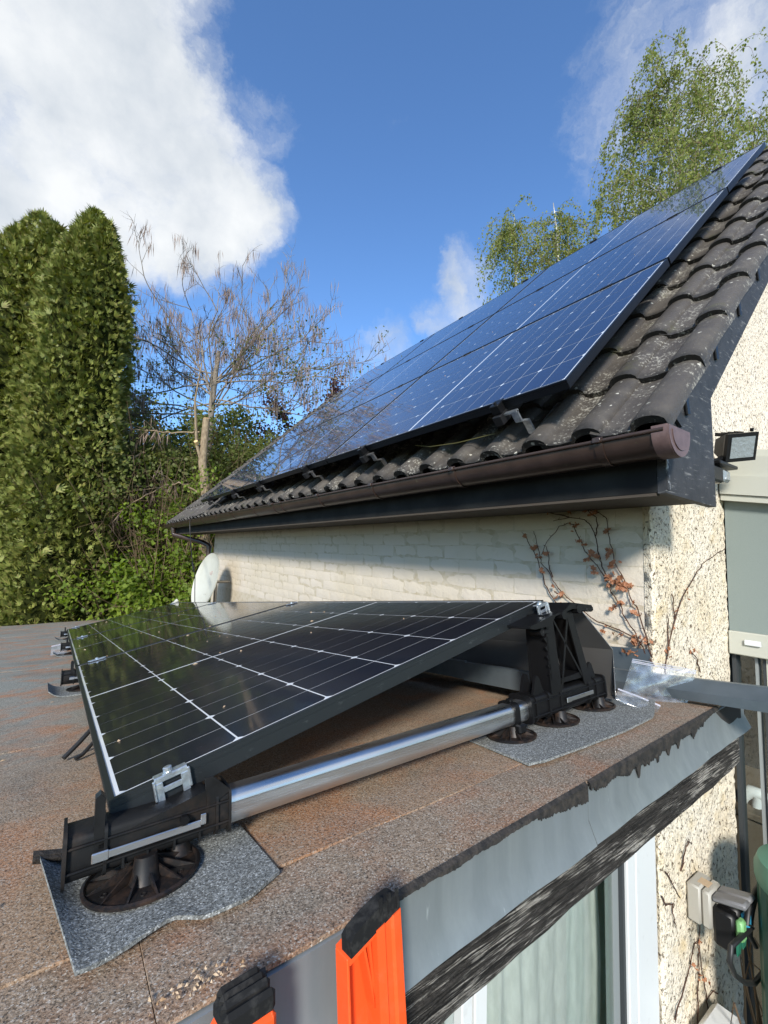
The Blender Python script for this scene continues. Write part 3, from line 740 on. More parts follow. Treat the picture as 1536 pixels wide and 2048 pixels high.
# gable wall
RS, RE = 1.25, 5.80
ridge = RP(RE, 0, ZA - 0.235)
YG = 0.771
def gable_top(x): return min(ridge.z - .03 - (abs(x - ridge.x)) * math.tan(TH), 99)
def gable():
    xs = list(np.linspace(X0 - .012, 2.54, 40)); P = []; Q = []; nz = 200
    for j in range(nz + 1):
        f = j / nz; rp = []; rq = []
        for i, x in enumerate(xs):
            z = GZ + (0.30 - GZ) * f
            e = random.uniform(-.006, .006) if i == 0 else random.uniform(-.002, .002); d = random.uniform(-.003, .003)
            rp.append((x + e, YG + d + (.006 if i == 0 else 0), z)); rq.append((x + (0 if i else .008), YG + .034, z))
        P.append(rp); Q.append(rq)
    m = MB(); m.slab(P, Q); return m
gable().build('gable_wall', mats['pebble'], house, smooth=70)
m = MB(); m.prism([(X0, .3005), (2 * ridge.x - X0, .3005), (2 * ridge.x - X0, 0.5), (ridge.x, ridge.z - .03), (X0, gable_top(X0))], YG + .001, YG + .2, 'y'); m.build('gable_wall', mats['pebble_pale'], house)
m = MB(); m.box((5.2, YG + .001, GZ), (2 * ridge.x - X0, YG + .2, .30)); m.build('gable_wall', mats['pebble_pale'], house)
m = MB(); m.prism([(X0 + .26, GZ), (2 * ridge.x - X0, GZ), (2 * ridge.x - X0, 0.5), (ridge.x, ridge.z - .03), (X0 + .26, gable_top(X0 + .26))], YW1 - .25, YW1 - .003, 'y'); m.build('gable_wall', mats['pebble_pale'], house)
m = MB(); m.box((2 * ridge.x - X0 - .25, 1.2, GZ), (2 * ridge.x - X0 - .002, YW1 - .25, .45)); m.build('rear_wall', mats['pebble_pale'], house)
# roof slopes
YV, YE = 0.53, 8.72
rf = MB()
p = [RP(RS + .02, 0, ZA - .235), RP(RE, 0, ZA - .235), RP(RE, 0, ZA - .29), RP(RS + .10, 0, ZA - .29)]
rf.prism([(q.x, q.z) for q in p], YV + .035, YE - .03, 'y')
p2 = [(2 * ridge.x - q.x + .012, q.z) for q in p]
rf.prism(p2, YV + .035, YE - .03, 'y')
roof = rf.build('roof', mats['underlay'], house)
# roof tile: x up the slope, y along the eave, z off the roof
def tile_mesh():
    prof = []
    for k in range(9):
        a_ = math.pi * k / 8
        prof.append((0.052 - 0.051 * math.cos(a_), 0.002 + 0.037 * math.sin(a_) ** 0.75))
    prof += [(0.112, 0.001), (0.150, -0.002), (0.188, 0.001), (0.212, 0.012), (0.226, 0.020)]
    P = []; Q = []
    for s_, lift in ((0.0, 0.0225), (0.012, 0.0255), (0.20, 0.014), (0.43, -0.002)):
        P.append([(s_, y, z + lift) for y, z in prof]); Q.append([(s_ + (0.004 if s_ == 0 else 0), y, z + lift - (0.027 if s_ < .05 else 0.016)) for y, z in prof])
    m = MB(); m.slab(P, Q); return m.mesh('roof_tile', mats['tile'], 50)
tm = tile_mesh()
TB = Matrix(((SV.x, 0, NV.x, 0), (0, 1, 0, 0), (SV.z, 0, NV.z, 0), (0, 0, 0, 1)))
COURSE = 0.366
def put_tile(r, c):
    s_ = RS + r * COURSE + random.uniform(-.006, .006); y = YV + c * 0.2
    pos = RP(s_, y + random.uniform(-.003, .003), ZA - 0.205) - ORG[roof.name]
    Mx = Matrix.Translation(pos) @ TB @ Matrix.Rotation(random.uniform(-.012, .012), 4, 'Z')
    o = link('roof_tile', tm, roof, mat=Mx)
    if r >= 12: o.scale.x = 0.6
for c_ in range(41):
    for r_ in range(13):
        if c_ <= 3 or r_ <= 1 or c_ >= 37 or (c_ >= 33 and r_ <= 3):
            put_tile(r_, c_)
# verge: barge board, trim, clips
m = MB()
def rz(s_, z): q = RP(s_, 0, z); return (q.x, q.z)
def onx(x, zp): return (x, (zp + x * math.sin(TH)) / math.cos(TH))
m.prism([(1.405, 0.196), (1.787, 0.186), (1.776, onx(1.776, -.822)[1]), rz(RE, -.822), rz(RE, -.672), onx(1.405, -.672)], 0.562, 0.586, 'y')
m.build('barge_board', mats['barge'], house)
m = MB(); m.prism([onx(1.50, -.745), rz(RE, -.745), rz(RE, -.672), onx(1.43, -.672)], 0.551, 0.5595, 'y'); m.build('verge_trim', mats['barge'], house)
clip = MB(); clip.bbox((-0.012, -0.006, -0.070), (0.012, 0.004, 0.0), 0.003); clip_m = clip.mesh('tile_clip', mats['plastic_clean'])
for r_ in range(13):
    q = RP(RS + r_ * COURSE + .20, 0.547, ZA - .198) - ORG[house.name]
    link('tile_clip', clip_m, house, mat=Matrix.Translation(q) @ Matrix.Rotation(-0.25, 4, 'Y'))
a = MAT('peeling_white_paint', rough=0.8); a.set('Base Color', a.mix(a.ramp(a.noise(45, 5, 0.7, vec=a.pos((1, 1, 0.4))), [(0.46, 0.0), (0.54, 1.0)]), (0.03, 0.032, 0.035), (0.55, 0.58, 0.60))); mats['peel'] = a.m
m = MB(); m.prism([(1.408, .206), (1.424, .206), (1.416, .33), (1.404, .33)], .5585, .5618, 'y'); m.build('peeling_corner', mats['peel'], house)
# eave: fascia and soffit, and the boxed end
m = MB(); m.box((1.405, 0.5875, 0.200), (1.430, 8.55, 0.395)); m.build('fascia', mats['fascia'], house)
m = MB(); m.box((1.432, 0.5875, 0.203), (X0 - .001, 8.54, 0.222)); m.build('soffit', mats['soffit'], house)
m = MB(); m.box((1.403, 0.5905, 0.190), (1.428, 8.53, 0.1985)); m.build('drip_lath', mats['soffit'], house)

# ------------------------------------------------------------------ rain gutter
gut = thing('rain_gutter', 'long brown half-round plastic rain gutter under the tiled eave', 'gutter', (1.335, 4.5, 0.28))
GX, GZ2, GR = 1.334, 0.350, 0.064
def half(r, a0=180, a1=360, n=14, cx=GX, cz=GZ2): return [(cx + r * math.cos(R(a0 + (a1 - a0) * k / n)), cz + r * math.sin(R(a0 + (a1 - a0) * k / n))) for k in range(n + 1)]
m = MB(); m.prism(half(GR) + half(GR - .003)[::-1], 0.510, 8.50, 'y'); m.build('channel', mats['gutter'], gut, smooth=40)
m = MB(); m.tube([(GX - GR - .002, 0.510, GZ2 + .001), (GX - GR - .002, 8.50, GZ2 + .001)], 0.0065, 8); m.build('front_bead', mats['gutter'], gut, smooth=60)
def gutter_band(y, w, dr, name, mat):
    m = MB(); m.prism(half(GR + dr, 168, 368) + half(GR + .0005, 168, 368)[::-1], y - w / 2, y + w / 2, 'y')
    m.bbox((GX - GR - .016, y - w / 2, GZ2 - .006), (GX - GR + .006, y + w / 2, GZ2 + .011), .002)
    return m.build(name, mat, gut, smooth=40)
for y in (0.69, 1.315, 1.93, 2.56, 3.19, 3.82, 4.46, 5.10, 5.75, 6.40, 7.05, 7.65, 8.2):
    gutter_band(y, 0.026, 0.0035, 'bracket', mats['gutter'])
gutter_band(3.38, 0.075, 0.0035, 'joint', mats['gutter'])
m = MB(); m.prism(half(GR + .0045, 168, 368) + half(GR + .0005, 168, 368)[::-1], 0.484, 0.525, 'y'); m.prism(half(GR + .0035, 170, 370, 20) , 0.480, 0.4845, 'y')
m.prism(half(GR - .014, 178, 362, 16), 0.4775, 0.4803, 'y'); m.v = [(p_[0], p_[1] + .016, p_[2]) for p_ in m.v]; m.build('end_cap', mats['cap'], gut, smooth=40)
m = MB(); m.tube([(GX, 7.95, GZ2 - .06), (GX, 7.95, GZ2 - .15), (GX + .02, 7.93, GZ2 - .18), (1.64, 7.30, 0.07), (1.73, 7.235, 0.02), (1.74, 7.23, -.05), (1.74, 7.23, GZ)], 0.037, 12); m.build('downpipe', mats['gutter'], gut, smooth=60)
m = MB(); m.tube([(GX, 7.95, GZ2 - .05), (GX, 7.95, GZ2 - .10)], 0.044, 12); m.tube([(1.74, 7.23, -.03), (1.74, 7.23, .01)], 0.043, 12); m.build('pipe_collar', mats['gutter'], gut, smooth=60)

# ------------------------------------------------------------------ solar modules
ML, MWD, MH = 1.722, 1.134, 0.035     # length, width, frame height
def module_meshes(cellmat, sheetmat, framemat):
    lip = 0.0085
    f = MB()
    f.prism([(0, 0), (ML, 0), (ML - lip, lip), (lip, lip)], -.0015, 0.0, 'z')
    f.prism([(0, MWD), (lip, MWD - lip), (ML - lip, MWD - lip), (ML, MWD)], -.0015, 0.0, 'z')
    f.prism([(0, 0), (lip, lip), (lip, MWD - lip), (0, MWD)], -.0015, 0.0, 'z')
    f.prism([(ML, 0), (ML, MWD), (ML - lip, MWD - lip), (ML - lip, lip)], -.0015, 0.0, 'z')
    t = 0.002
    for (x0, y0, x1, y1) in ((0, 0, ML, t), (0, MWD - t, ML, MWD), (0, t, t, MWD - t), (ML - t, t, ML, MWD - t)):
        f.box((x0, y0, -MH), (x1, y1, -.0016))
    # small steps on the outer faces, as extruded profiles have
    for (x0, y0, x1, y1) in ((.001, -.0009, ML - .001, 0), (.001, MWD, ML - .001, MWD + .0009), (-.0009, .001, 0, MWD - .001), (ML, .001, ML + .0009, MWD - .001)):
        f.box((x0, y0, -MH + .001), (x1, y1, -.012)); f.box((x0, y0, -.009), (x1, y1, -.0035))
    b = 0.022
    f.box((t, t, -MH), (ML - t, b, -MH + .002)); f.box((t, MWD - b, -MH), (ML - t, MWD - t, -MH + .002))
    fm = f.mesh('frame', framemat)
    s = MB(); s.box((t, t, -.0065), (ML - t, MWD - t, -.0022)); sm = s.mesh('backsheet', sheetmat)
    ch = 0.0085; w, h = 0.1806, 0.0904
    c = MB(); c.prism([(-h/2, -w/2), (h/2 - ch, -w/2), (h/2, -w/2 + ch), (h/2, w/2 - ch), (h/2 - ch, w/2), (-h/2, w/2)], -.0021, -.0016, 'z'); cm = c.mesh('solar_cell', cellmat)
    j = MB(); j.box((ML/2 - .05, MWD/2 - .3, -.030), (ML/2 + .05, MWD/2 + .3, -.0068)); jm = j.mesh('junction_box', mats['plastic_clean'])
    return fm, sm, cm, jm
flat_meshes = module_meshes(mats['cell'], mats['backsheet'], mats['frame'])
roof_meshes = module_meshes(mats['cell_blue'], mats['backsheet_roof'], mats['frame_black'])
def module(label, Mx, meshes, group):
    t = thing('solar_module', label, 'solar module', group=group, mat=Mx)
    fm, sm, cm, jm = meshes
    link('frame', fm, t); sh = link('backsheet', sm, t); link('junction_box', jm, t)
    pit = 0.0932; half_ = 9 * pit
    for i in range(18):
        hh = 0 if i < 9 else 1; k = i % 9
        x = (ML / 2 - .0065 - pit / 2 - k * pit) if hh == 0 else (ML / 2 + .0065 + pit / 2 + k * pit)
        # chamfers face each other at every second gap
        outward = (k % 2 == 0)
        flip = (hh == 0) == outward
        for jx in range(6):
            y = MWD / 2 + (jx - 2.5) * 0.1842
            link('solar_cell', cm, sh, (x, y, 0), (0, 0, math.pi if flip else 0))
    return t
# on the tiled roof: x' along +Y (eave direction), y' up the slope
AP0 = Vector((1.306, 0.818, 0.594))
rows_w = ['lowest', 'middle', 'top']; cols_w = ['nearest the gable', 'middle', 'far left']
for i in range(3):
    for j in range(3):
        o_ = AP0 + SV * (i * 1.154) + Vector((0, 1.742 * j, 0))
        # frame with x = +Y, y = up slope would be left handed; take x = -Y and start from the far corner
        o2 = o_ + Vector((0, ML, 0))
        Mx = Matrix(((0, SV.x, NV.x, o2.x), (-1, 0, 0, o2.y), (0, SV.z, NV.z, o2.z), (0, 0, 0, 1)))
        lab = f'blue-black solar module in the {rows_w[i]} row on the tiled roof, {["column nearest the gable", "middle column", "far left column"][j]}'
        module(lab, Mx, roof_meshes, 'solar modules on the tiled roof')
# rails under the roof modules, with clamps and roof hooks
for j in range(3):
    for q, fr in enumerate((0.165, 0.725)):
        y = 0.818 + 1.742 * (j + fr)
        base = RP(RS + .06, y, ZA - .1)
        Mx = Matrix(((SV.x, 0, NV.x, base.x), (0, 1, 0, base.y), (SV.z, 0, NV.z, base.z), (0, 0, 0, 1)))
        pos_w = ['nearest the gable', 'second from the gable', 'third from the gable', 'fourth from the gable', 'fifth from the gable', 'last at the far left'][j * 2 + q]
        t = thing('roof_rail', f'black mounting rail with hooks under the roof modules, {pos_w}', 'mounting rail', group='rails under the roof modules', mat=Mx)
        s0 = RP(0, 0, 0); ds = (AP0.dot(SV)) - (RS + .06)
        m = MB(); m.bbox((ds - .055, -.02, .1 - MH - .042), (ds + 3.50, .02, .1 - MH - .002), .002); m.build('rail', mats['rail_black'], t)
        m = MB(); m.bbox((ds - .040, -.022, .1 - MH - .001), (ds - .004, .022, .1 + .003), .003); m.box((ds - .004, -.022, .1 + .0006), (ds + .012, .022, .1 + .003)); m.build('end_clamp', mats['plastic_clean'], t)
        m = MB(); m.lathe([(.006, 0), (.006, .008)], 8, (ds - .022, 0, .1 + .003)); m.build('bolt', mats['rail_black'], t)
        for r_ in (1, 2):
            m = MB(); m.bbox((ds + r_ * 1.154 - .022, -.03, .1 + .0005), (ds + r_ * 1.154 + .002, .03, .1 + .004), .001); m.build('mid_clamp', mats['rail_black'], t)
        m = MB(); m.box((ds + 3.441, -.03, .1 - .02), (ds + 3.462, .03, .1 + .006)); m.build('end_clamp', mats['rail_black'], t)
        m = MB()   # bent steel hook beside the rail, reaching down to the tiles
        hk = [(ds - .02, .052), (ds - .02, .008), (ds + .02, -.012), (ds + .02, -.070), (ds + .055, -.085), (ds + .30, -.085)]
        for a_, c_ in zip(hk[:-1], hk[1:]):
            dx, dz = c_[0] - a_[0], c_[1] - a_[1]; L_ = math.hypot(dx, dz); nx_, nz_ = -dz / L_ * .004, dx / L_ * .004
            m.prism([(a_[0] - nx_, a_[1] - nz_), (c_[0] - nx_, c_[1] - nz_), (c_[0] + nx_, c_[1] + nz_), (a_[0] + nx_, a_[1] + nz_)], -.075, -.045, 'y')
        m.box((ds - .03, -.075, .048), (ds - .012, -.02, .056)); m.build('roof_hook', mats['plated'] if (j == 0 and q == 0) else mats['galv'], t)
# flat roof modules: x' = along array, y' = up the tilt
AZ, DY, TAU = -0.012, 0.1099, 0.2199
Q0 = Vector((0.0698, 0.7775, -0.3757))
yv = Vector((math.sin(AZ), math.cos(AZ) * math.cos(DY), -math.sin(DY))).normalized()
xv = Vector((math.cos(AZ) * math.cos(TAU), -math.sin(AZ), math.sin(TAU))); xv = (xv - yv * xv.dot(yv)).normalized()
zv = xv.cross(yv).normalized()
labs = ['large near black solar module tilted on the flat roof', 'middle black solar module of the flat roof row, reflecting the house wall', 'farthest black solar module of the flat roof row, by the satellite dish']
for j in range(3):
    o_ = Q0 + yv * (1.742 * j + ML)
    ax, ay, az_ = -yv, xv, zv
    Mx = Matrix(((ax.x, ay.x, az_.x, o_.x), (ax.y, ay.y, az_.y, o_.y), (ax.z, ay.z, az_.z, o_.z), (0, 0, 0, 1)))
    module(labs[j], Mx, flat_meshes, 'solar modules on the flat roof')

# ------------------------------------------------------------------ flat-roof mounts
ru = Vector((1, 0, .02)).normalized(); rw = Vector((-.02, .11, 1)).normalized(); rv_ = rw.cross(ru).normalized()
def mount_frame(x, y):
    o = Vector((x, y, zr(x, y) + 0.0145))
    return Matrix(((ru.x, rv_.x, rw.x, o.x), (ru.y, rv_.y, rw.y, o.y), (ru.z, rv_.z, rw.z, o.z), (0, 0, 0, 1)))
def disc(m, u, v, r=0.075, z0=0.0):
    m.lathe([(r, z0), (r + .001, z0 + .004), (r - .003, z0 + .0055), (r - .006, z0 + .0025), (.012, z0 + .003)], 40, (u, v, 0))
    for k in range(12):
        a_ = 2 * math.pi * k / 12 + .13; ca, sa = math.cos(a_), math.sin(a_)
        i0, i1 = .014, r - .005
        px, py = -sa * .0012, ca * .0012
        m.add([(u + ca*i0 - px, v + sa*i0 - py, z0 + .003), (u + ca*i1 - px, v + sa*i1 - py, z0 + .003), (u + ca*i0 - px, v + sa*i0 - py, z0 + .022),
               (u + ca*i0 + px, v + sa*i0 + py, z0 + .003), (u + ca*i1 + px, v + sa*i1 + py, z0 + .003), (u + ca*i0 + px, v + sa*i0 + py, z0 + .022)],
              [(0, 1, 2), (3, 5, 4), (0, 3, 4, 1), (1, 4, 5, 2), (2, 5, 3, 0)])
    for k in range(6):
        a_ = 2 * math.pi * k / 6 + .4
        m.lathe([(.0045, z0 + .0025), (.0045, z0 + .0038), (.0028, z0 + .0038), (.0028, z0 + .0028)], 8, (u + math.cos(a_) * r * .72, v + math.sin(a_) * r * .72, 0))
    return m
def hub(m, u, v, h, z0=0.0):
    m.lathe([(.022, z0), (.017, z0 + .010), (.0145, z0 + h)], 16, (u, v, 0))
    return m
def rrect(w, h, r, n=4, cx=0, cz=0):
    pts = []
    for (sx, sz, a0) in ((1, 1, 0), (-1, 1, 90), (-1, -1, 180), (1, -1, 270)):
        for k in range(n + 1):
            a_ = R(a0 + 90 * k / n)
            pts.append((cx + sx * (w / 2 - r) + r * math.cos(a_), cz + sz * (h / 2 - r) + r * math.sin(a_)))
    return pts
RAILZ = 0.053
def rail_profile():
    pts = rrect(.050, .050, .016, 6, 0, RAILZ)
    # fine grooves on the front face (v = -.025)
    out = []
    for i, p in enumerate(pts):
        out.append(p)
        if i == 13:   # between the upper-front and lower-front corners
            for g_ in (.062, .0575, .053, .0485):
                out += [(-.025, g_ + .0008), (-.0243, g_ + .0004), (-.0243, g_ - .0004), (-.025, g_ - .0008)]
    return out
def plate_uw(m, poly, v0, v1): return m.prism(poly, v0, v1, 'y')
def make_mount(label, first=True, mid=False):
    t = thing('panel_mount', label, 'panel mount', group='mounts under the flat roof modules', mat=mount_frame(0.118, 0.755))
    # rail
    m = MB(); m.prism(rail_profile(), 0.095, 0.90, 'x'); m.build('rail', mats['alu'], t, smooth=35)
    # front bracket
    m = MB(); m.prism(rrect(.058, .056, .008, 3, 0, .056), -.097, .118, 'x')
    for u, e in ((-.0975, .006), (-.052, .004), (.095, .003), (.114, .005)):
        m.prism(rrect(.060 + e * 2, .056 + e * 2, .010, 3, 0, .056), u, u + .004, 'x')
    m.bbox((-.097, -.034, .040), (.115, -.0285, .043), .001); m.bbox((-.097, -.034, .069), (.115, -.0285, .072), .001)
    for u in (-.03, .0, .035, .07): m.box((u, -.0335, .0275), (u + .003, -.029, .0405))
    plate_uw(m, [(-.058, .060), (.085, .060), (.085, .0900), (.078, .0930), (-.058, .0650)], -.030, .014)
    plate_uw(m, [(-.050, .060), (.085, .060), (.085, .0960), (-.050, .0690)], .0145, .040)
    plate_uw(m, [(-.064, .060), (-.052, .060), (-.052, .122), (-.058, .1285), (-.064, .124)], -.030, -.012)
    plate_uw(m, [(.082, .07), (.088, .07), (.118, .085), (.090, .112), (.078, .112)], -.032, -.028)
    br = m.build('front_bracket', mats['plastic'], t, smooth=35)
    m = MB(); m.bbox((-.062, -.0375, .0480), (.072, -.0345, .0575), .0008); m.bbox((-.066, -.0385, .0465), (-.046, -.0342, .0590), .0012); m.bbox((.072, -.0365, .0495), (.080, -.0345, .0645), .0008); m.build('retaining_strip', mats['alu'], br)
    m = MB(); m.lathe([(.0065, 0), (.0065, .010), (.004, .010)], 6, (0, 0, 0)); v_ = m.v; m.v = [(p[0] + .048, -.0345 - p[2], p[1] + .066) for p in v_]; m.build('screw', mats['plastic_clean'], br)
    m = disc(MB(), 0.0, -.012); hub(m, 0, -.03, .035); hub(m, .05, .01, .03); m.build('foot_disc', mats['disc'], t, smooth=35)
    # strap and its disc
    m = disc(MB(), .832, 0, .062); hub(m, .832, -.010, .026)
    m.build('foot_disc', mats['disc'], t, smooth=35)
    m = MB(); m.prism(rrect(.058, .058, .012, 3, 0, RAILZ)[0:] , .823, .840, 'x'); m.bbox((.826, -.012, RAILZ + .028), (.838, .004, RAILZ + .037), .002); m.bbox((.820, -.040, .012), (.848, -.022, .034), .004); m.build('strap', mats['plastic_clean'], t, smooth=35)
    # rear bracket
    m = MB(); m.prism(rrect(.062, .060, .010, 3, 0, .056), .882, 1.245, 'x')
    for u, e in ((.878, .005), (.900, .003), (.955, .004), (1.010, .002), (1.150, .004), (1.19, .003), (1.236, .005)):
        m.prism(rrect(.064 + e * 2, .060 + e * 2, .012, 3, 0, .056), u, u + .006, 'x')
    for u in (.905, 1.165):
        for v in (-.022, .016):
            plate_uw(m, [(u, .080), (u + .052, .080), (u + .034, .128), (u + .026, .134), (u + .018, .128)], v, v + .007)
    m.bbox((.885, -.036, .036), (1.24, -.030, .040), .001); m.bbox((.885, -.036, .070), (1.24, -.030, .0735), .001)
    rb = m.build('rear_bracket', mats['plastic_clean'], t, smooth=35)
    m = MB(); m.bbox((1.045, -.0395, .050), (1.165, -.0365, .0605), .0008); m.bbox((1.030, -.0405, .049), (1.050, -.0362, .0615), .001); m.build('retaining_strip', mats['alu'], rb)
    for u in (1.017, 1.217):
        m = disc(MB(), u, .004, .066 if u > 1.1 else .070); hub(m, u, -.022, .03); hub(m, u + .03, .0, .026); m.build('foot_disc', mats['disc'], t, smooth=35)
    # tower: two trussed side plates, rungs and a cap following the module tilt
    m = MB()
    for v0, v1 in ((-.034, -.030), (.030, .034)):
        plate_uw(m, [(.972, .080), (1.020, .080), (1.012, .292), (.982, .292), (.975, .235)], v0, v1)
        plate_uw(m, [(1.135, .080), (1.170, .080), (1.108, .296), (1.078, .296)], v0, v1)
        plate_uw(m, [(1.018, .085), (1.026, .085), (1.094, .285), (1.086, .285)], v0 + .001, v1 - .001)
        plate_uw(m, [(1.016, .278), (1.016, .268), (1.138, .085), (1.138, .097)], v0 + .001, v1 - .001)
    m.box((1.010, -.030, .082), (1.014, .030, .290)); m.box((.976, -.030, .082), (.980, .030, .290))
    m.add([(1.150, -.030, .082), (1.156, -.030, .082), (1.156, .030, .082), (1.150, .030, .082), (1.092, -.030, .292), (1.098, -.030, .292), (1.098, .030, .292), (1.092, .030, .292)],
          [(0, 3, 2, 1), (4, 5, 6, 7), (0, 1, 5, 4), (1, 2, 6, 5), (2, 3, 7, 6), (3, 0, 4, 7)])
    for k in range(5):   # ratchet teeth on the left edge
        plate_uw(m, [(.980, .232 - k * .024), (.962 + .002 * k, .228 - k * .024), (.980, .208 - k * .024)], -.034, -.028)
    m.tube([(.958, -.036, .246), (.958, .0, .246)], .011, 10); m.bbox((.958, -.038, .240), (.985, -.02, .252), .002)
    plate_uw(m, [(1.012, .10), (1.14, .10), (1.128, .116), (1.020, .112)], -.030, .030)
    m.build('tower', mats['plastic_clean'], t, smooth=35)
    m = MB()
    cap = [(.885, .262), (.905, .258), (.975, .262), (1.000, .285), (1.09, .300), (1.185, .284), (1.196, .292), (1.190, .304), (1.085, .318), (1.052, .3005), (.885, .268)]
    m.prism(cap, -.052, .060, 'y')
    m.tube([(1.04, -.056, .286), (1.04, .06, .286)], .013, 10); m.tube([(1.12, -.054, .298), (1.12, .06, .298)], .014, 10); m.bbox((1.158, -.054, .286), (1.196, .06, .300), .003)
    m.build('tower_cap', mats['plastic_clean'], t, smooth=35)
    # module clamps; the frame height follows the tilt of the module
    def clamp(u, end=True, v=0.022):
        w_ = 0.1018 + (u + .048) * math.tan(TAU - .02)          # top of the module frame above the roof
        m = MB(); sl = math.tan(TAU - .02)
        Mt = Matrix.Translation((u, v, w_)) @ Matrix.Rotation(-(TAU - .02), 4, 'Y')
        m.frame(Mt)
        if end:
            # bent plate with two slots: built from strips
            m.bbox((-.024, -.006, -.006), (.024, -.003, .002), .0008); m.bbox((-.024, -.006, -.034), (-.013, -.003, -.006), .0008); m.bbox((.013, -.006, -.034), (.024, -.003, -.006), .0008)
            m.bbox((-.013, -.006, -.0225), (.013, -.003, -.014), .0008); m.bbox((-.024, -.006, -.046), (.024, -.003, -.034), .0008)
            m.bbox((-.024, -.006, .001), (.024, .010, .0032), .0008); m.bbox((-.016, -.012, -.047), (.020, -.0045, -.044), .0008)
            m.bbox((-.027, -.009, -.030), (-.0235, -.003, .0), .001); m.bbox((.0235, -.009, -.030), (.027, -.003, .0), .001)
            m.lathe([(.0065, .0032), (.0065, .0105), (.0045, .0115)], 12, (-.003, .001, 0)); m.lathe([(.0085, .0030), (.0085, .0045)], 12, (-.003, .001, 0))
        else:
            m.bbox((-.030, -.020, .0006), (.030, .020, .0035), .001); m.bbox((-.036, -.008, .0006), (.036, .008, .0042), .001); m.lathe([(.0065, .0035), (.0065, .010)], 10, (0, 0, 0))
        return m.build('end_clamp' if end else 'mid_clamp', mats['plated'], t)
    clamp(.036, not mid, .0105 if not mid else -.0105); clamp(1.010, not mid, -.0010 if not mid else -.030)
    return t
make_mount('nearest panel mount, bright aluminium rail and black plastic supports at the roof edge', True)
names_m = ['panel mount under the joint of the near and middle flat roof modules', 'panel mount under the joint of the middle and far flat roof modules', 'panel mount at the far end of the flat roof row']
proto = make_mount(names_m[0], mid=True)
for k in range(3):
    o = proto if k == 0 else copy_tree(proto)
    o['label'] = names_m[k]
    dy_ = 1.742 * (k + 1) - .010 + (.012 if k == 2 else 0)
    base = Vector((0.118, 0.7775, 0)) + yv * dy_
    o.matrix_world = mount_frame(base.x, base.y)

# felt pads under the feet
def pad(label, outline_front, outline_back, lift_fn, n=24, mth=0.005, group='felt pads'):
    def lerp(L, t):
        f = t * (len(L) - 1); i = min(int(f), len(L) - 2); q = f - i
        return (L[i][0] * (1 - q) + L[i + 1][0] * q, L[i][1] * (1 - q) + L[i + 1][1] * q)
    P = []; Q = []
    for j in range(n + 1):
        rp = []; rq = []
        for i in range(n + 1):
            a_ = lerp(outline_front, i / n); c_ = lerp(outline_back, i / n); t = j / n
            x = a_[0] * (1 - t) + c_[0] * t; y = a_[1] * (1 - t) + c_[1] * t
            l = lift_fn(i / n, t)
            z = zr(x, y) + 0.0115 + l
            rp.append((x, y, z)); rq.append((x, y, z - mth))
        P.append(rp); Q.append(rq)
    m = MB(); m.slab(P, Q); o = m.solo('felt_pad', mats['pad'], label, 'felt pad', group, smooth=40); ORG[o.name] = Vector(o.location); return o
fp = pad('grey felt pad with curled corner under the near front foot', [(.036, .596), (.085, .604), (.135, .622), (.172, .603), (.225, .602), (.277, .628)], [(-.008, .86), (.06, .86), (.12, .855), (.17, .85), (.22, .83), (.272, .80)],
    lambda i, t: 0.030 * max(0, 1 - i / .16) ** 2 * (0.25 + .75 * t) + 0.006 * max(0, .2 - t) * 5 * max(0, math.sin(i * 5.5)))
P_ = []; Q_ = []
for j in range(7):
    f_ = j / 6; rp_ = []; rq_ = []
    for i in range(9):
        x_ = -.014 + .056 * i / 8; l_ = .030 * max(0, 1 - i / 8 * 1.0) ** 1.2 + .010
        y_ = .862 - .020 * math.sin(f_ * 2.6); z_ = zr(x_, .86) + .006 + l_ * .45 + .020 * math.sin(f_ * 1.7)
        rp_.append((x_, y_, z_)); rq_.append((x_, y_ + .004, z_ + .003))
    P_.append(rp_); Q_.append(rq_)
MB().slab(P_, Q_).build('folded_flap', mats['bitumen'], fp, smooth=60)
pad('grey felt pad under the tall rear support near the roof edge', [(.842, .622), (.870, .604), (1.0, .600), (1.19, .588), (1.36, .592), (1.48, .640)], [(.865, .86), (.95, .88), (1.1, .89), (1.25, .89), (1.40, .88), (1.50, .84)],
    lambda i, t: 0.004 * max(0, math.sin(i * 8)) * (1 - t) + 0.010 * max(0, i - .86) / .14 * (1 - t))
for k in range(3):
    base = Vector((0.118, 0.7775, 0)) + yv * (1.742 * (k + 1)); bx_, by_ = base.x - .118, base.y
    pad(['felt pad with turned-up edge under the second front foot', 'felt pad under the third front foot beside the clear plastic', 'felt pad under the farthest front foot'][k],
        [(bx_ - .02, by_ - .14), (bx_ + .12, by_ - .15), (bx_ + .27, by_ - .14)], [(bx_ - .03, by_ + .12), (bx_ + .12, by_ + .13), (bx_ + .27, by_ + .12)], lambda i, t: 0.028 * max(0, 1 - i / .2) ** 2, 12)

# loose strips and wires near the low edge
m = MB(); m.tube([(.02, 1.42, zr(0, 1.4) + .012), (.05, 1.44, zr(0, 1.4) + .035), (.09, 1.47, zr(0, 1.4) + .07), (.15, 1.5, zr(0, 1.4) + .075)], .006, 8); m.tube([(.045, 1.40, zr(0, 1.4) + .012), (.06, 1.41, zr(0, 1.4) + .016), (.10, 1.44, zr(0, 1.4) + .05)], .005, 8)
m.solo('loose_cable', mats['cable'], 'short black cable end poking out under the near module edge', 'cable', smooth=60)

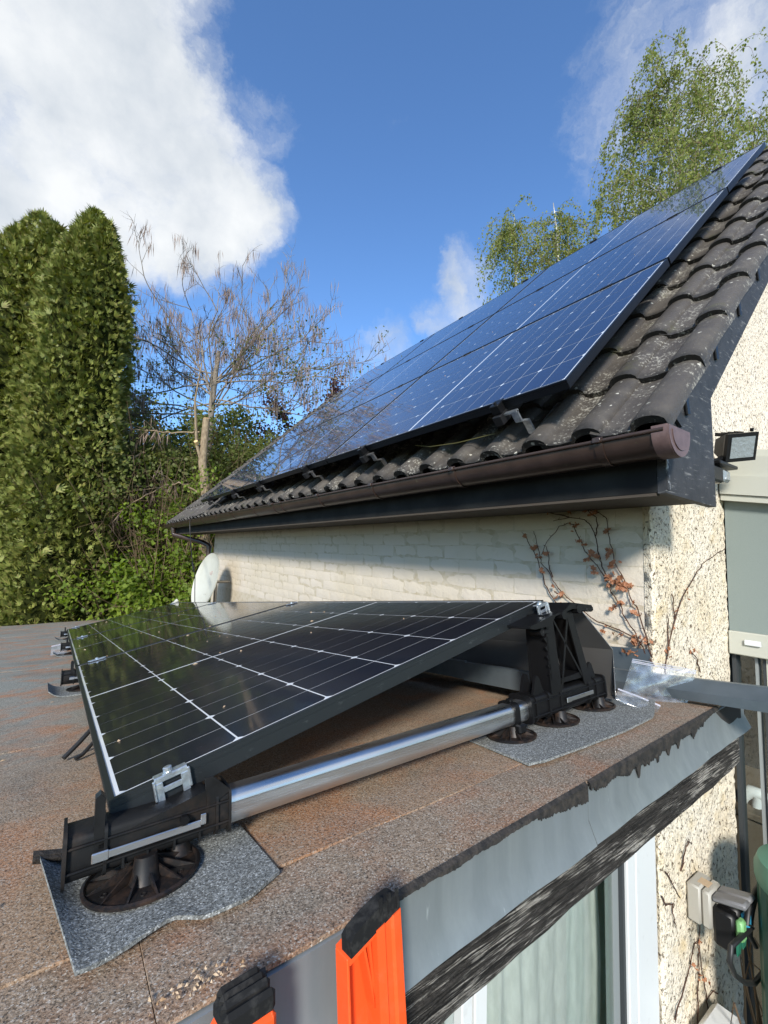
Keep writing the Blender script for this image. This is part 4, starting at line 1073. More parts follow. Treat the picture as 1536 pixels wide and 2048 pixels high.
# wind deflectors and tray behind the row
for k, (y0, y1) in enumerate(((0.700, 2.48), (2.49, 4.22), (4.23, 6.02))):
    pr = [(1.300, .300), (1.318, .302), (1.405, .175), (1.425, .030), (1.400, .026)]
    m = MB(); vs = []; fs = []; n_ = len(pr)
    full = pr + [(p[0] + .0016, p[1] + .0016) for p in pr[::-1]]
    if k == 0:   # near end cut at a slant
        ycut = [y0 + .085, y0 + .08, y0 + .028, y0 + .03, y0 + .02]; ycut = ycut + ycut[::-1]
    else: ycut = [y0] * 10
    for (x, w_), yc in zip(full, ycut): vs.append((x, yc, zr(x, yc) + w_))
    for (x, w_) in full: vs.append((x, y1, zr(x, y1) + w_))
    N = len(full); fs = [tuple(range(N))[::-1], tuple(range(N, 2 * N))] + [(i, (i + 1) % N, N + (i + 1) % N, N + i) for i in range(N)]
    m.add(vs, fs); m.solo('wind_deflector', mats['galv'], ['bent sheet metal wind deflector behind the nearest rear support', 'sheet metal wind deflector behind the middle flat roof module', 'sheet metal wind deflector behind the farthest flat roof module'][k], 'deflector', 'wind deflectors')
def tray(y0, y1, label, dz=0.0):
    m = MB(); full = [(1.222, .048 + dz), (1.220, .112 + dz), (1.234, .114 + dz), (1.234, .1125 + dz), (1.2225, .110 + dz), (1.2245, .050 + dz), (1.375, .046 + dz), (1.375, .0445 + dz)]
    N = len(full); vs = [(x, y0, zr(x, y0) + w_) for x, w_ in full] + [(x, y1, zr(x, y1) + w_) for x, w_ in full]
    m.add(vs, [tuple(range(N))[::-1], tuple(range(N, 2 * N))] + [(i, (i + 1) % N, N + (i + 1) % N, N + i) for i in range(N)])
    return m.solo('ballast_tray', mats['zinc_dark'], label, 'tray', 'ballast trays')
tray(0.855, 1.19, 'short grey metal ballast tray end beside the near rear support'); tray(1.185, 2.45, 'long grey metal ballast tray under the near flat roof module', .004); tray(2.5, 5.9, 'grey metal ballast tray under the far flat roof modules')
# loose zinc profile lying by the wall and sticking out past the roof edge
m = MB(); prf = [(1.585, .016), (1.580, .050), (1.640, .082), (1.652, .070), (1.650, .068), (1.641, .0795), (1.5825, .0485), (1.5875, .017), (1.66, .010), (1.66, .008), (1.585, .014)]
prf = [(1.570, .010), (1.566, .038), (1.622, .066), (1.640, .066), (1.640, .0645), (1.623, .0645), (1.568, .0365), (1.572, .0115), (1.62, .008), (1.62, .0065)]
N = len(prf); vs = []
for y in (.10, 1.25):
    for (x, w_) in prf: vs.append((x, y, zr(x, y) + w_ + .006))
m.add(vs, [tuple(range(N))[::-1], tuple(range(N, 2 * N))] + [(i, (i + 1) % N, N + (i + 1) % N, N + i) for i in range(N)])
m.solo('loose_zinc_profile', mats['zinc_dark'], 'loose blue-grey metal profile lying along the wall, jutting past the roof edge', 'metal profile')

# clear plastic bags
def bag(c, du, dv, label, bulge, n=14, zipw=True, group='zip bags', lift=0.0):
    """a flat pouch: origin corner c, side vectors du (along the zip) and dv (depth), two film layers with air between"""
    c, du, dv = Vector(c), Vector(du), Vector(dv); nn = du.cross(dv).normalized()
    if nn.z < 0: nn = -nn
    t = thing('zip_bag', label, 'zip bag', tuple(c), group)
    P = []; Q = []; ph = rng.random(6) * 6
    for j in range(n + 1):
        rp = []; rq = []
        for i in range(n + 1):
            a_, b_ = i / n, j / n
            env = (4 * a_ * (1 - a_)) ** .5 * (4 * min(b_, .999) * (1 - min(b_, .999))) ** .5
            w = 0.0025 * math.sin(a_ * 7 + ph[0]) * math.sin(b_ * 5 + ph[1]) + .0012 * math.sin(a_ * 15 + b_ * 11 + ph[2])
            base = c + du * a_ + dv * b_ + nn * (w + lift * b_ * (1 - b_) * 4)
            rp.append(tuple(base + nn * (bulge * env + .0012))); rq.append(tuple(base - nn * (bulge * .4 * env)))
        P.append(rp); Q.append(rq)
    m = MB(); m.slab(P, Q); m.build('film', mats['film'], t, smooth=60)
    m = MB()
    for k, off in ((0, .0), (1, .055), (2, .09)):
        p0 = c + dv * off + nn * .004; p1 = c + du + dv * off + nn * .004
        m.tube([p0, (p0 + p1) / 2 + nn * .002, p1], .0014 if k else .001, 5)
    m.build('zip_strip', mats['zip'], t, smooth=60)
    return t
bag((1.545, .735, -.330), (.08, -.155, -.012), (-.035, .020, -.115), 'upright clear zip bag leaning against the metal profile', .010)
bag((1.425, .725, -.408), (.062, -.095, -.034), (-.055, -.02, -.016), 'clear zip bag lying flat on the rear felt pad', .010)
t = bag((.02, 4.30, zr(0, 4.2) + .08), (-.10, .03, -.02), (0, -.14, -.045), 'small crumpled clear plastic by the third front foot', .012, group='zip bags')

# ------------------------------------------------------------------ satellite dish, cable
def dish():
    c = Vector((1.45, 6.10, -0.45)); nrm = Vector((-.97, -.17, .24)).normalized()
    a_ = Vector((0, 0, 1)) - nrm * nrm.z; a_.normalize(); b_ = nrm.cross(a_)
    t = thing('satellite_dish', 'cream satellite dish mounted by the far end of the house wall', 'satellite dish', (1.60, 6.16, zr(1.6, 6.1)))
    ra, rb = .375, .335; n = 40; rings = [0, .25, .5, .75, .93, 1.0]
    vs = []; fs = []
    for side in (0, 1):
        for r_ in rings:
            for k in range(n):
                an = 2 * math.pi * k / n; dep = -.055 * (1 - r_ * r_) - (.004 if side else 0) + (.010 if (r_ > .96 and not side) else 0)
                vs.append(tuple(c + a_ * (math.cos(an) * ra * r_) + b_ * (math.sin(an) * rb * r_) + nrm * dep))
    m = len(rings)
    for side in (0, 1):
        for i in range(m - 1):
            for k in range(n):
                q = [side * m * n + i * n + k, side * m * n + i * n + (k + 1) % n, side * m * n + (i + 1) * n + (k + 1) % n, side * m * n + (i + 1) * n + k]
                fs.append(tuple(q) if side == 0 else tuple(q[::-1]))
    for k in range(n): fs.append(((m - 1) * n + k, (m - 1) * n + (k + 1) % n, (2 * m - 1) * n + (k + 1) % n, (2 * m - 1) * n + k))
    mb = MB(); mb.add(vs, fs); mb.build('reflector', mats['dish'], t, smooth=50)
    mb = MB()
    for (u_, v_, w_, h_) in ((.115, .02, .09, .010), (.095, .02, .075, .006), (.135, .0, .05, .012)):
        for q in range(int(w_ / .02)):
            p = c + a_ * u_ + b_ * (v_ + (q - w_ / .04) * .021) + nrm * -.045
            x = [p + a_ * h_ / 2 + b_ * .008, p - a_ * h_ / 2 + b_ * .008, p - a_ * h_ / 2 - b_ * .008, p + a_ * h_ / 2 - b_ * .008]
            mb.add([tuple(y_ + nrm * .001) for y_ in x] + [tuple(y_ - nrm * .001) for y_ in x], [(0, 1, 2, 3), (7, 6, 5, 4), (0, 4, 5, 1), (1, 5, 6, 2), (2, 6, 7, 3), (3, 7, 4, 0)])
    mb.build('printed_mark', mats['print'], t)
    mb = MB(); back = c - nrm * .06
    mb.tube([back, back - nrm * .07, Vector((1.62, 6.16, -.47)), Vector((1.79, 6.16, -.47))], .018, 8); mb.tube([(1.60, 6.16, -.30), (1.60, 6.16, -1.05)], .021, 10); mb.build('mast', mats['galv'], t, smooth=60)
    mb = MB(); low = c - a_ * .30 - nrm * .02
    mb.tube([low, low + nrm * .15 - a_ * .06, low + nrm * .30 - a_ * .05], .012, 8); mb.build('feed_arm', mats['dish'], t, smooth=60)
    mb = MB(); e = low + nrm * .31 - a_ * .03; mb.tube([e, e + (c - e).normalized() * .03], .024, 10); mb.tube([e - (c - e).normalized() * .05, e], .016, 10); mb.build('receiver_head', mats['dish'], t, smooth=60)
    mb = MB()
    for off in (-.02, .02): mb.tube([c - a_ * .17 + b_ * off - nrm * .052, c - a_ * .17 + b_ * off - nrm * .040], .005, 8)
    mb.build('bolt', mats['galv'], t, smooth=60)
dish()
m = MB(); m.tube([(1.48, 5.70, .60), (1.40, 5.95, .47), (1.29, 6.28, .39), (1.255, 6.33, .33), (1.26, 6.30, .20), (1.25, 6.15, 0.02), (1.22, 5.82, -.22), (1.20, 5.55, -.36), (1.18, 5.42, -.52), (1.19, 5.40, -.75), (1.2, 5.4, zr(1.2, 5.4) + .01)], .0055, 6)
m.tube([(1.222, 5.84, -.205), (1.209, 5.68, -.29)], .011, 8)
m.solo('hanging_cable', mats['cable'], 'thin black cable running from the roof modules over the gutter past the dish', 'cable', smooth=60)
m = MB(); m.tube([(1.40, 1.2, .505), (1.38, 1.4, .50), (1.39, 1.6, .52), (1.42, 1.75, .56)], .0022, 6); m.solo('yellow_green_cable', mats['ycable'], 'thin yellow-green earth wire under the lower edge of the roof modules', 'cable', smooth=60)

# ------------------------------------------------------------------ conservatory beside the gable
con = thing('conservatory', 'cream lean-to conservatory against the gable wall with closed grey-green blind', 'conservatory', (3.4, -.3, GZ))
CX, CY0 = 2.54, -1.6
m = MB(); m.prism([(YG - .002, .560), (CY0, .170), (CY0, .120), (YG - .002, .510)], CX + .10, 5.6, 'x'); m.build('lean_to_roof', mats['pvc_cream'], con)
m = MB(); m.prism([(YG - .004, .508), (YG - .004, .412), (CY0, .02), (CY0, .118)], CX - .03, CX + .099, 'x'); m.build('roof_edge', mats['pvc_cream'], con)
m = MB(); m.prism([(YG - .006, .410), (YG - .006, .322), (CY0, .02 - .09), (CY0, .018)], CX - .060, CX + .06, 'x'); m.build('blind_box', mats['pvc_cream'], con)
m = MB(); m.prism([(YG - .006, .3195), (YG - .006, .292), (CY0, .02 - .12), (CY0, .02 - .0925)], CX - .050, CX + .05, 'x'); m.build('box_lip', mats['pvc_cream'], con)
m = MB(); m.box((CX - .004, CY0, -.316), (CX - .001, YG - .006, .33)); m.build('blind', mats['blind'], con)
m = MB(); m.bbox((CX - .022, CY0, -.421), (CX + .004, YG - .005, -.3165), .004); m.build('blind_rail', mats['pvc_cream'], con)
m = MB(); m.bbox((CX - .034, .645, -.372), (CX - .0225, .705, -.348), .003); m.build('pull_grip', mats['pvc'], con)
m = MB(); m.box((CX + .012, YG - .022, GZ), (CX + .07, YG - .006, .28)); m.build('wall_post', mats['gasket'], con)
m = MB(); m.box((CX + .02, .672, GZ), (CX + .07, .682, .22)); m.build('glazing_bar', mats['seal'], con)
m = MB(); m.box((CX + .018, .642, GZ), (CX + .075, .654, .22)); m.build('glazing_gasket', mats['gasket'], con)
m = MB(); m.box((CX + .015, .585, GZ), (CX + .075, .641, .22)); m.build('glazing_post', mats['pvc_cream'], con)
for (y0, y1) in ((.6825, .7485), (.6545, .6715)):
    m = MB(); m.box((CX + .04, y0, GZ), (CX + .043, y1, .2)); m.build('glass_pane', mats['pane'], con)
m = MB(); m.box((CX + .04, CY0, GZ), (CX + .043, .584, .05)); m.build('glass_pane', mats['pane'], con)
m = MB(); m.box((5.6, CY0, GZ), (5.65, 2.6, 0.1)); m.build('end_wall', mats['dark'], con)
m = MB(); m.box((CX + .08, CY0, GZ + .001), (5.59, 2.6, GZ + .04)); m.build('floor_slab', mats['cabinet'], con)
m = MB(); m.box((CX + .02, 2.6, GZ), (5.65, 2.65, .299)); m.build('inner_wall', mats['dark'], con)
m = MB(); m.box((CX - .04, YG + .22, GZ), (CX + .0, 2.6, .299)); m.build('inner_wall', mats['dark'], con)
m = MB(); m.bbox((2.86, .70, GZ + .04), (3.45, 1.1, -1.27), .01); m.bbox((2.84, .68, -1.27), (3.47, 1.12, -1.235), .006); m.solo('cabinet', mats['cabinet'], 'brown cabinet seen through the conservatory glass', 'cabinet')
m = MB(); m.tube([(2.92, .86, -1.235), (2.92, .85, -1.20), (2.93, .82, -1.165), (2.94, .78, -1.17), (2.95, .74, -1.20)], [.02, .026, .03, .03, .02], 10); m.tube([(2.93, .80, -1.235), (2.93, .79, -1.17)], .02, 10); m.solo('ornament', mats['pvc'], 'pale curved ornament on the cabinet behind the conservatory glass', 'ornament', smooth=60)

# ------------------------------------------------------------------ floodlight
t = thing('floodlight', 'black floodlight with motion sensor on the gable wall by the barge board', 'floodlight', (2.20, YG, .42))
fz = Vector((-.42, -.80, -.30)).normalized(); fxx = Vector((.80, -.50, .12)); fxx = (fxx - fz * fxx.dot(fz)).normalized(); fyy = -fz; fup = fxx.cross(fyy).normalized()
Mf = Matrix(((fxx.x, fyy.x, fup.x, 2.30), (fxx.y, fyy.y, fup.y, .655), (fxx.z, fyy.z, fup.z, .500), (0, 0, 0, 1)))
m = MB().frame(Mf)
fr_ = [(-.070, -.060), (.070, -.060), (.070, .060), (-.070, .060)]; bk_ = [(-.045, -.03), (.045, -.03), (.045, .03), (-.045, .03)]
vs = [(x, -.045, z) for x, z in fr_] + [(x, -.030, z) for x, z in fr_] + [(x * .93, -.020, z * .93) for x, z in fr_] + [(x, .045, z) for x, z in bk_]
fs = [(0, 1, 2, 3), (12, 15, 14, 13)]
for a_ in range(3):
    for k in range(4): fs.append((a_ * 4 + k, a_ * 4 + (k + 1) % 4, a_ * 4 + 4 + (k + 1) % 4, a_ * 4 + 4 + k))
m.add(vs, fs); m.tube([(.05, -.03, .062), (.05, -.03, .076)], .007, 8)
for k in range(4): m.box((-.05 + k * .03, .0, .045), (-.046 + k * .03, .045, .06))
m.build('housing', mats['plastic_clean'], t)
m = MB().frame(Mf); m.box((-.054, -.0475, -.044), (.054, -.0452, .044)); m.build('lamp_pane', mats['lampglass'], t)
m = MB(); m.bbox((2.10, .70, .40), (2.17, YG - .002, .47), .004); m.tube([(2.15, .72, .42), (2.22, .69, .43), (2.28, .67, .46)], .012, 8); m.bbox((2.10, .64, .395), (2.30, .72, .410), .003); m.build('bracket', mats['plastic_clean'], t)
m = MB(); m.bbox((2.06, .655, .325), (2.18, .75, .392), .008); m.build('sensor_body', mats['plastic_clean'], t)
m = MB(); m.bbox((2.182, .650, .332), (2.245, .72, .385), .010); m.build('sensor_lens', mats['lampglass'], t)

# ------------------------------------------------------------------ socket box with plugged-in timers
t = thing('socket_box', 'grey outdoor double socket on the pebbledash wall with blue and green plugs', 'socket', (2.06, YG, -1.36))
m = MB(); m.bbox((1.985, .722, -1.335), (2.095, YG - .004, -1.205), .006); m.bbox((1.987, .690, -1.333), (2.093, .7205, -1.207), .007); m.build('box', mats['socket'], t, smooth=40)
m = MB(); m.box((2.02, .706, -1.2065), (2.06, .742, -1.2045)); m.build('paper_label', mats['husk'], t)
for k, (xx_, cc) in enumerate(((2.015, 'lgreen'), (2.068, 'blue'))):
    m = MB(); m.frame(Matrix.Translation((xx_, .690, -1.216)) @ Matrix.Rotation(R(-16), 4, 'X')); m.bbox((-.024, -.105, -.016), (.024, .0, .004), .006); m.build('lid', mats['greylid'], t, smooth=40)
    m = MB(); m.bbox((xx_ - .022, .622, -1.375 + .02 * k), (xx_ + .020, .688, -1.245), .010); m.build('plug', mats['plastic_clean'], t, smooth=40)
    m = MB(); m.bbox((xx_ - .020, .598, -1.318 + .02 * k), (xx_ + .018, .6215, -1.250), .007); m.build('plug_face', mats[cc], t, smooth=40)
    m = MB(); m.prism([(.612, -1.322), (.6215, -1.320), (.6215, -1.365), (.618, -1.372)], xx_ - .016, xx_ + .016, 'x'); m.build('plug_tip', mats['dgreen'], t)

# ------------------------------------------------------------------ green ribbed barrel, hose, bits at the lower right
BX, BY, BR = 2.135, .425, .155
t = thing('rain_barrel', 'dark green ribbed rain barrel in front of the conservatory', 'barrel', (BX, BY, GZ))
n = 72; m = MB(); vs = []; fs = []
zs_ = np.linspace(GZ + .03, -1.11, 6)
for z in zs_:
    for k in range(n):
        a_ = 2 * math.pi * k / n; r_ = BR + (.007 if k % 4 < 2 else -.003)
        vs.append((BX + r_ * math.cos(a_), BY + r_ * math.sin(a_), z))
for i in range(5):
    for k in range(n): fs.append((i * n + k, i * n + (k + 1) % n, (i + 1) * n + (k + 1) % n, (i + 1) * n + k))
fs += [tuple(range(n))[::-1], tuple(range(5 * n, 6 * n))]
m.add(vs, fs); m.build('barrel_body', mats['barrel'], t, smooth=25)
m = MB(); m.lathe([(BR + .010, -1.118), (BR + .014, -1.105), (BR + .014, -1.070), (BR + .003, -1.04), (.09, -1.015), (.0001, -1.01)], 40, (BX, BY, 0)); m.build('barrel_lid', mats['barrel_lid'], t, smooth=40)
m = MB(); m.tube([(2.25, .60, -1.20), (2.14, .60, -1.20), (2.06, .60, -1.23), (2.035, .60, -1.265), (2.09, .60, -1.30), (1.97, .60, -1.283), (1.885, .60, -1.272), (1.868, .60, -1.31), (1.91, .60, -1.372), (2.0, .60, -1.44), (2.09, .60, -1.485), (2.2, .60, -1.5)], .0085, 8)
m.tube([(2.25, .605, -1.22), (2.16, .61, -1.25), (2.11, .61, -1.29), (2.10, .61, -1.34), (2.12, .60, -1.38)], .0085, 8)
m.solo('garden_hose', mats['cable'], 'black hose looping down between the socket and the green barrel', 'hose', smooth=60)
m = MB(); m.bbox((1.93, .64, -1.90), (2.13, YG - .03, -1.655), .02); m.solo('white_box', mats['pvc'], 'white plastic box corner below the socket', 'box', smooth=40)
tw_ = MB(); rr = random.Random(21)
for k in range(26):
    p0 = Vector((2.25 + rr.uniform(-.05, .05), .60 + rr.uniform(-.03, .03), -2.2)); p1 = p0 + Vector((rr.uniform(-.25, .12), rr.uniform(-.05, .08), rr.uniform(.3, .8))); p2 = p1 + Vector((rr.uniform(-.15, .15), rr.uniform(-.05, .05), rr.uniform(-.1, .2)))
    tw_.tube([p0, (p0 + p1) / 2 + Vector((rr.uniform(-.05, .05), 0, .02)), p1, p2], [.006, .005, .003, .0015], 5)
tw_.solo('dry_shrub', mats['twig'], 'bare dry shrub twigs beside the green barrel', 'shrub', smooth=60)

# ------------------------------------------------------------------ ladder
t = thing('ladder', 'aluminium ladder leaning on the zinc edge with orange and black end caps', 'ladder', (.26, .10, GZ))
def stile(x, w, ztop, yb, big):
    # local frame: z along the stile (up), leaning against the roof edge
    top = Vector((x, yb, ztop)); dirv = Vector((-.012, .13, 1)).normalized()
    xx = Vector((1, .06, 0)).normalized(); yy_ = dirv.cross(xx).normalized(); xx = yy_.cross(dirv)
    M_ = Matrix(((xx.x, yy_.x, dirv.x, top.x), (xx.y, yy_.y, dirv.y, top.y), (xx.z, yy_.z, dirv.z, top.z), (0, 0, 0, 1)))
    m = MB().frame(M_)
    if big:
        m.box((-.033, .005, -2.70), (-.005, .008, -.150)); m.box((-.004, -.014, -2.70), (-.001, .008, -.150)); m.bbox((.0, -.016, -2.70), (.036, .010, -.168), .003); m.box((-.033, -.012, -2.70), (-.030, .005, -.150))
    else:
        m.bbox((-.021, -.012, -2.65), (.021, .012, -.056), .003)
    m.build('stile', mats['alu'], t)
    m = MB().frame(M_)
    if big:
        m.add([(-.037, .004, -.150), (-.002, .004, -.142), (-.002, .010, -.142), (-.037, .010, -.150), (-.037, .004, -.012), (-.002, .004, -.004), (-.002, .010, -.004), (-.037, .010, -.012)], [(0, 3, 2, 1), (4, 5, 6, 7), (0, 1, 5, 4), (1, 2, 6, 5), (2, 3, 7, 6), (3, 0, 4, 7)])
        prf_ = [(-.002, -.020), (.009, -.021), (.012, -.018), (.020, -.018), (.0225, -.0215), (.0335, -.0205), (.035, -.017), (.035, .012), (-.002, .012)]
        vs = [(p_[0], p_[1], -.172) for p_ in prf_] + [(p_[0], p_[1], .002 + p_[0] * .20) for p_ in prf_]; N_ = len(prf_)
        m.add(vs, [tuple(range(N_))[::-1], tuple(range(N_, 2 * N_))] + [(i, (i + 1) % N_, N_ + (i + 1) % N_, N_ + i) for i in range(N_)])
        m.add([(-.037, -.018, -.016), (-.0015, -.018, -.004), (-.0015, .010, -.004), (-.037, .010, -.016), (-.037, -.018, -.010), (-.0015, -.018, .002), (-.0015, .010, .002), (-.037, .010, -.010)], [(0, 3, 2, 1), (4, 5, 6, 7), (0, 1, 5, 4), (1, 2, 6, 5), (2, 3, 7, 6), (3, 0, 4, 7)])
        for xr in (-.016, -.008):
            m.prism([(xr, -.010), (xr + .003, -.010), (.0, -.075), (-.003, -.075)], -.012, .005, 'y')
        m.bbox((-.038, -.014, -.150), (-.0345, .010, -.012), .001)
        cp = m.build('end_cap', mats['orange'], t, smooth=30)
        m = MB().frame(M_)
        poly = [(-.036, -.0095), (.0335, .0088), (.0335, .0205), (.028, .0245), (.014, .0235), (-.010, .018), (-.030, .0105), (-.036, .005)]
        m.prism(poly, -.0195, -.001, 'y')
        for xr in (.004, .016, .028): m.prism([(xr, .004 + xr * .22), (xr + .004, .005 + xr * .22), (xr + .004, .030), (xr, .030)], -.0205, -.018, 'y')
        m.build('rubber_pad', mats['rubber'], cp)
    else:
        m.bbox((-.0265, -.0205, -.080), (.0265, .0195, -.0115), .004); cp = m.build('end_cap', mats['orange'], t, smooth=30)
        m = MB().frame(M_)
        for k in range(4):
            e = .0012 * k
            m.bbox((-.025 + e, -.020 + k * .0095, -.012), (.026 - e, -.0115 + k * .0095, .012 - (.004 if k == 0 else 0)), .004)
        m.bbox((-.0245, -.017, -.011), (.0245, .0165, .006), .004); m.build('rubber_pad', mats['rubber'], cp, smooth=25)
stile(.309, .08, -.425, .448, True)
stile(.168, .05, -.437, .452, False)
m = MB()
for k in range(8):
    z = -.80 - k * .28; m.tube([(.155, .44 + (z + .44) * .13, z), (.33, .44 + (z + .44) * .13, z)], .012, 10)
m.build('rung', mats['alu'], t, smooth=60)

# ------------------------------------------------------------------ dry creepers on the wall
def leaf_mesh(k):
    m = MB(); random.seed(100 + k)
    pts = [(0, 0), (.30, .18), (.62, .10), (.50, .42), (.62, .78), (.22, .70), (0, 1.0), (-.22, .70), (-.60, .80), (-.48, .42), (-.60, .12), (-.28, .18)]
    top = [(p_[0], p_[1] - .1, .22 * abs(p_[0]) + .18 * math.sin(p_[1] * 3 + k) + random.uniform(-.08, .08)) for p_ in pts]
    ctr = (0, .35, -.10)
    vs = top + [ctr]; n_ = len(top)
    m.add(vs, [(i, (i + 1) % n_, n_) for i in range(n_)])
    me = m.mesh('leaf', mats['dryleaf']); return me
leafs = [leaf_mesh(k) for k in range(5)]
random.seed(11)
def creeper(label, stems, clusters, loc, seedv, xw=X0, lw=.021, gab=False):
    t = thing('dry_creeper', label, 'creeper', loc, 'dry creepers')
    rr = random.Random(seedv); m = MB()
    for st in stems:
        pts = []
        for (a_, b_) in zip(st[:-1], st[1:]):
            for q in range(3):
                f = q / 3; pts.append((xw - .011 - rr.uniform(0, .006), a_[0] * (1 - f) + b_[0] * f + rr.uniform(-.003, .003), a_[1] * (1 - f) + b_[1] * f + rr.uniform(-.003, .003)))
        pts.append((xw - .012, st[-1][0], st[-1][1])); n_ = len(pts)
        m.tube(pts, [.0027 - .0014 * i / n_ for i in range(n_)], 5)
        for p_ in pts[1::2]:
            if rr.random() < .75:
                d = rr.uniform(-1, 1); e = rr.uniform(-.3, 1)
                m.tube([p_, (p_[0] - rr.uniform(0, .012), p_[1] + d * .012, p_[2] + e * .012)], [.0012, .0007], 4)
    if gab: m.v = [(p_[1], p_[0], p_[2]) for p_ in m.v]
    m.build('stem', mats['vine'], t, smooth=60)
    for (y, z, cnt, sp) in clusters:
        for q in range(cnt):
            pw = (xw - .014 - rr.uniform(0, .02), y + rr.gauss(0, sp), z + rr.gauss(0, sp)); pw = (pw[1], pw[0], pw[2]) if gab else pw
            o = link('leaf', rr.choice(leafs), t, Vector(pw) - Vector(loc), (rr.uniform(.6, 2.5), rr.uniform(-.9, .9), rr.uniform(0, 6.28)))
            s_ = rr.uniform(.55, 1.3) * lw; o.scale = (s_, s_, s_)
    return t
creeper('thin left creeper with few red leaves on the cream brick wall', [
    [(1.167, -.212), (1.201, -.172), (1.231, -.13), (1.251, -.069), (1.272, -.01), (1.299, .031), (1.332, .082), (1.349, .106)],
    [(.821, -.316), (.842, -.298), (.912, -.279), (.988, -.259), (1.056, -.22), (1.119, -.177), (1.181, -.122), (1.21, -.071), (1.251, -.032), (1.262, .017), (1.277, .082), (1.294, .119)],
    [(1.193, -.092), (1.213, -.044), (1.212, .009), (1.225, .045)]],
    [(1.152, -.18, 5, .012), (1.236, -.068, 4, .010), (1.267, -.006, 3, .008), (.952, -.293, 3, .008), (.913, -.302, 2, .007), (.879, -.308, 3, .007), (1.18, -.13, 2, .006), (1.29, .04, 3, .008), (1.215, .0, 2, .006), (1.335, .085, 2, .005)], (X0, 1.1, -.43), 3)
creeper('large right creeper with rust-brown leaf clusters beside the pebbledash corner', [
    [(.771, -.392), (.801, -.348), (.828, -.306), (.841, -.272), (.877, -.225), (.892, -.184), (.914, -.152), (.933, -.119), (.945, -.088), (.985, -.034), (1.014, -.003), (1.044, .047), (1.07, .102), (1.088, .145), (1.116, .151), (1.154, .138), (1.22, .068), (1.251, .008)],
    [(.945, -.088), (.964, -.033), (.972, -.001), (.983, .047), (.991, .096), (1.008, .134), (1.038, .164), (1.106, .176), (1.189, .164)], [(1.106, .176), (1.214, .205)], [(.987, .092), (.98, .137), (.986, .17), (1.024, .205)],
    [(.78, -.36), (.799, -.29), (.809, -.248), (.832, -.185), (.857, -.139), (.874, -.087), (.908, -.019), (.919, .024), (.93, .079), (.94, .156), (.961, .182), (1.015, .205)]],
    [(1.088, .128, 7, .013), (.933, -.091, 8, .014), (.904, -.035, 7, .013), (.886, -.107, 8, .015), (.992, .014, 4, .010), (.884, -.176, 4, .010), (.923, -.2, 3, .007), (.835, -.315, 8, .014), (.829, -.347, 6, .014), (.80, -.305, 6, .012), (.998, .184, 6, .014), (.843, -.183, 4, .008), (.829, -.211, 4, .008), (.864, -.128, 4, .010), (1.027, -.011, 4, .010), (1.052, .059, 4, .010), (.941, .104, 4, .010), (.927, .024, 5, .012), (1.10, .2, 4, .02), (1.19, .2, 3, .02), (.985, -.06, 4, .012)], (X0, .95, -.43), 5)
creeper('bare thin creeper curving across the pebbledash wall above the zinc profile', [
    [(1.85, -.44), (1.856, -.42), (1.881, -.358), (1.956, -.232), (2.034, -.138), (2.165, -.059), (2.25, -.012), (2.43, .042), (2.53, .065)], [(1.873, -.357), (1.896, -.266), (1.891, -.209)], [(1.956, -.232), (1.94, -.17), (1.935, -.13)], [(2.182, -.462), (2.15, -.408), (2.089, -.361)]],
    [(1.873, -.35, 4, .010), (1.893, -.26, 3, .008), (1.95, -.21, 2, .008), (2.10, -.37, 3, .010), (2.05, -.13, 3, .010)], (1.86, YG, -.45), 8, YG + .008, .014, True)
creeper('dark leafless creeper climbing below the socket on the pebbledash wall', [
    [(2.04, -1.80), (2.045, -1.706), (2.065, -1.58), (2.079, -1.481), (2.091, -1.398), (2.078, -1.339)], [(1.86, -1.62), (1.88, -1.578), (1.969, -1.532), (2.044, -1.448), (2.079, -1.46)], [(2.16, -1.76), (2.141, -1.705), (2.111, -1.602), (2.084, -1.484)], [(2.242, -1.722), (2.193, -1.688), (2.142, -1.697)]],
    [(2.08, -1.47, 4, .012), (2.06, -1.58, 3, .010), (2.0, -1.51, 2, .008), (2.11, -1.61, 2, .008)], (2.06, YG, -1.8), 9, YG + .008, .014, True)
for lab_, st_ in (('tiny creeper shoot above the socket on the pebbledash wall', [(1.946, -1.155), (1.982, -1.089), (2.007, -1.07), (2.051, -1.094)]), ('short dark creeper shoot left of the socket', [(1.82, -1.11), (1.837, -1.131), (1.875, -1.18), (1.934, -1.245)]), ('creeper shoot crossing the window frame edge left of the socket', [(1.79, -1.18), (1.804, -1.213), (1.863, -1.23), (1.868, -1.285), (1.89, -1.328)])):
    creeper(lab_, [st_], [], (st_[0][0], YG, st_[0][1]), 31, YG + .008, .014, True)

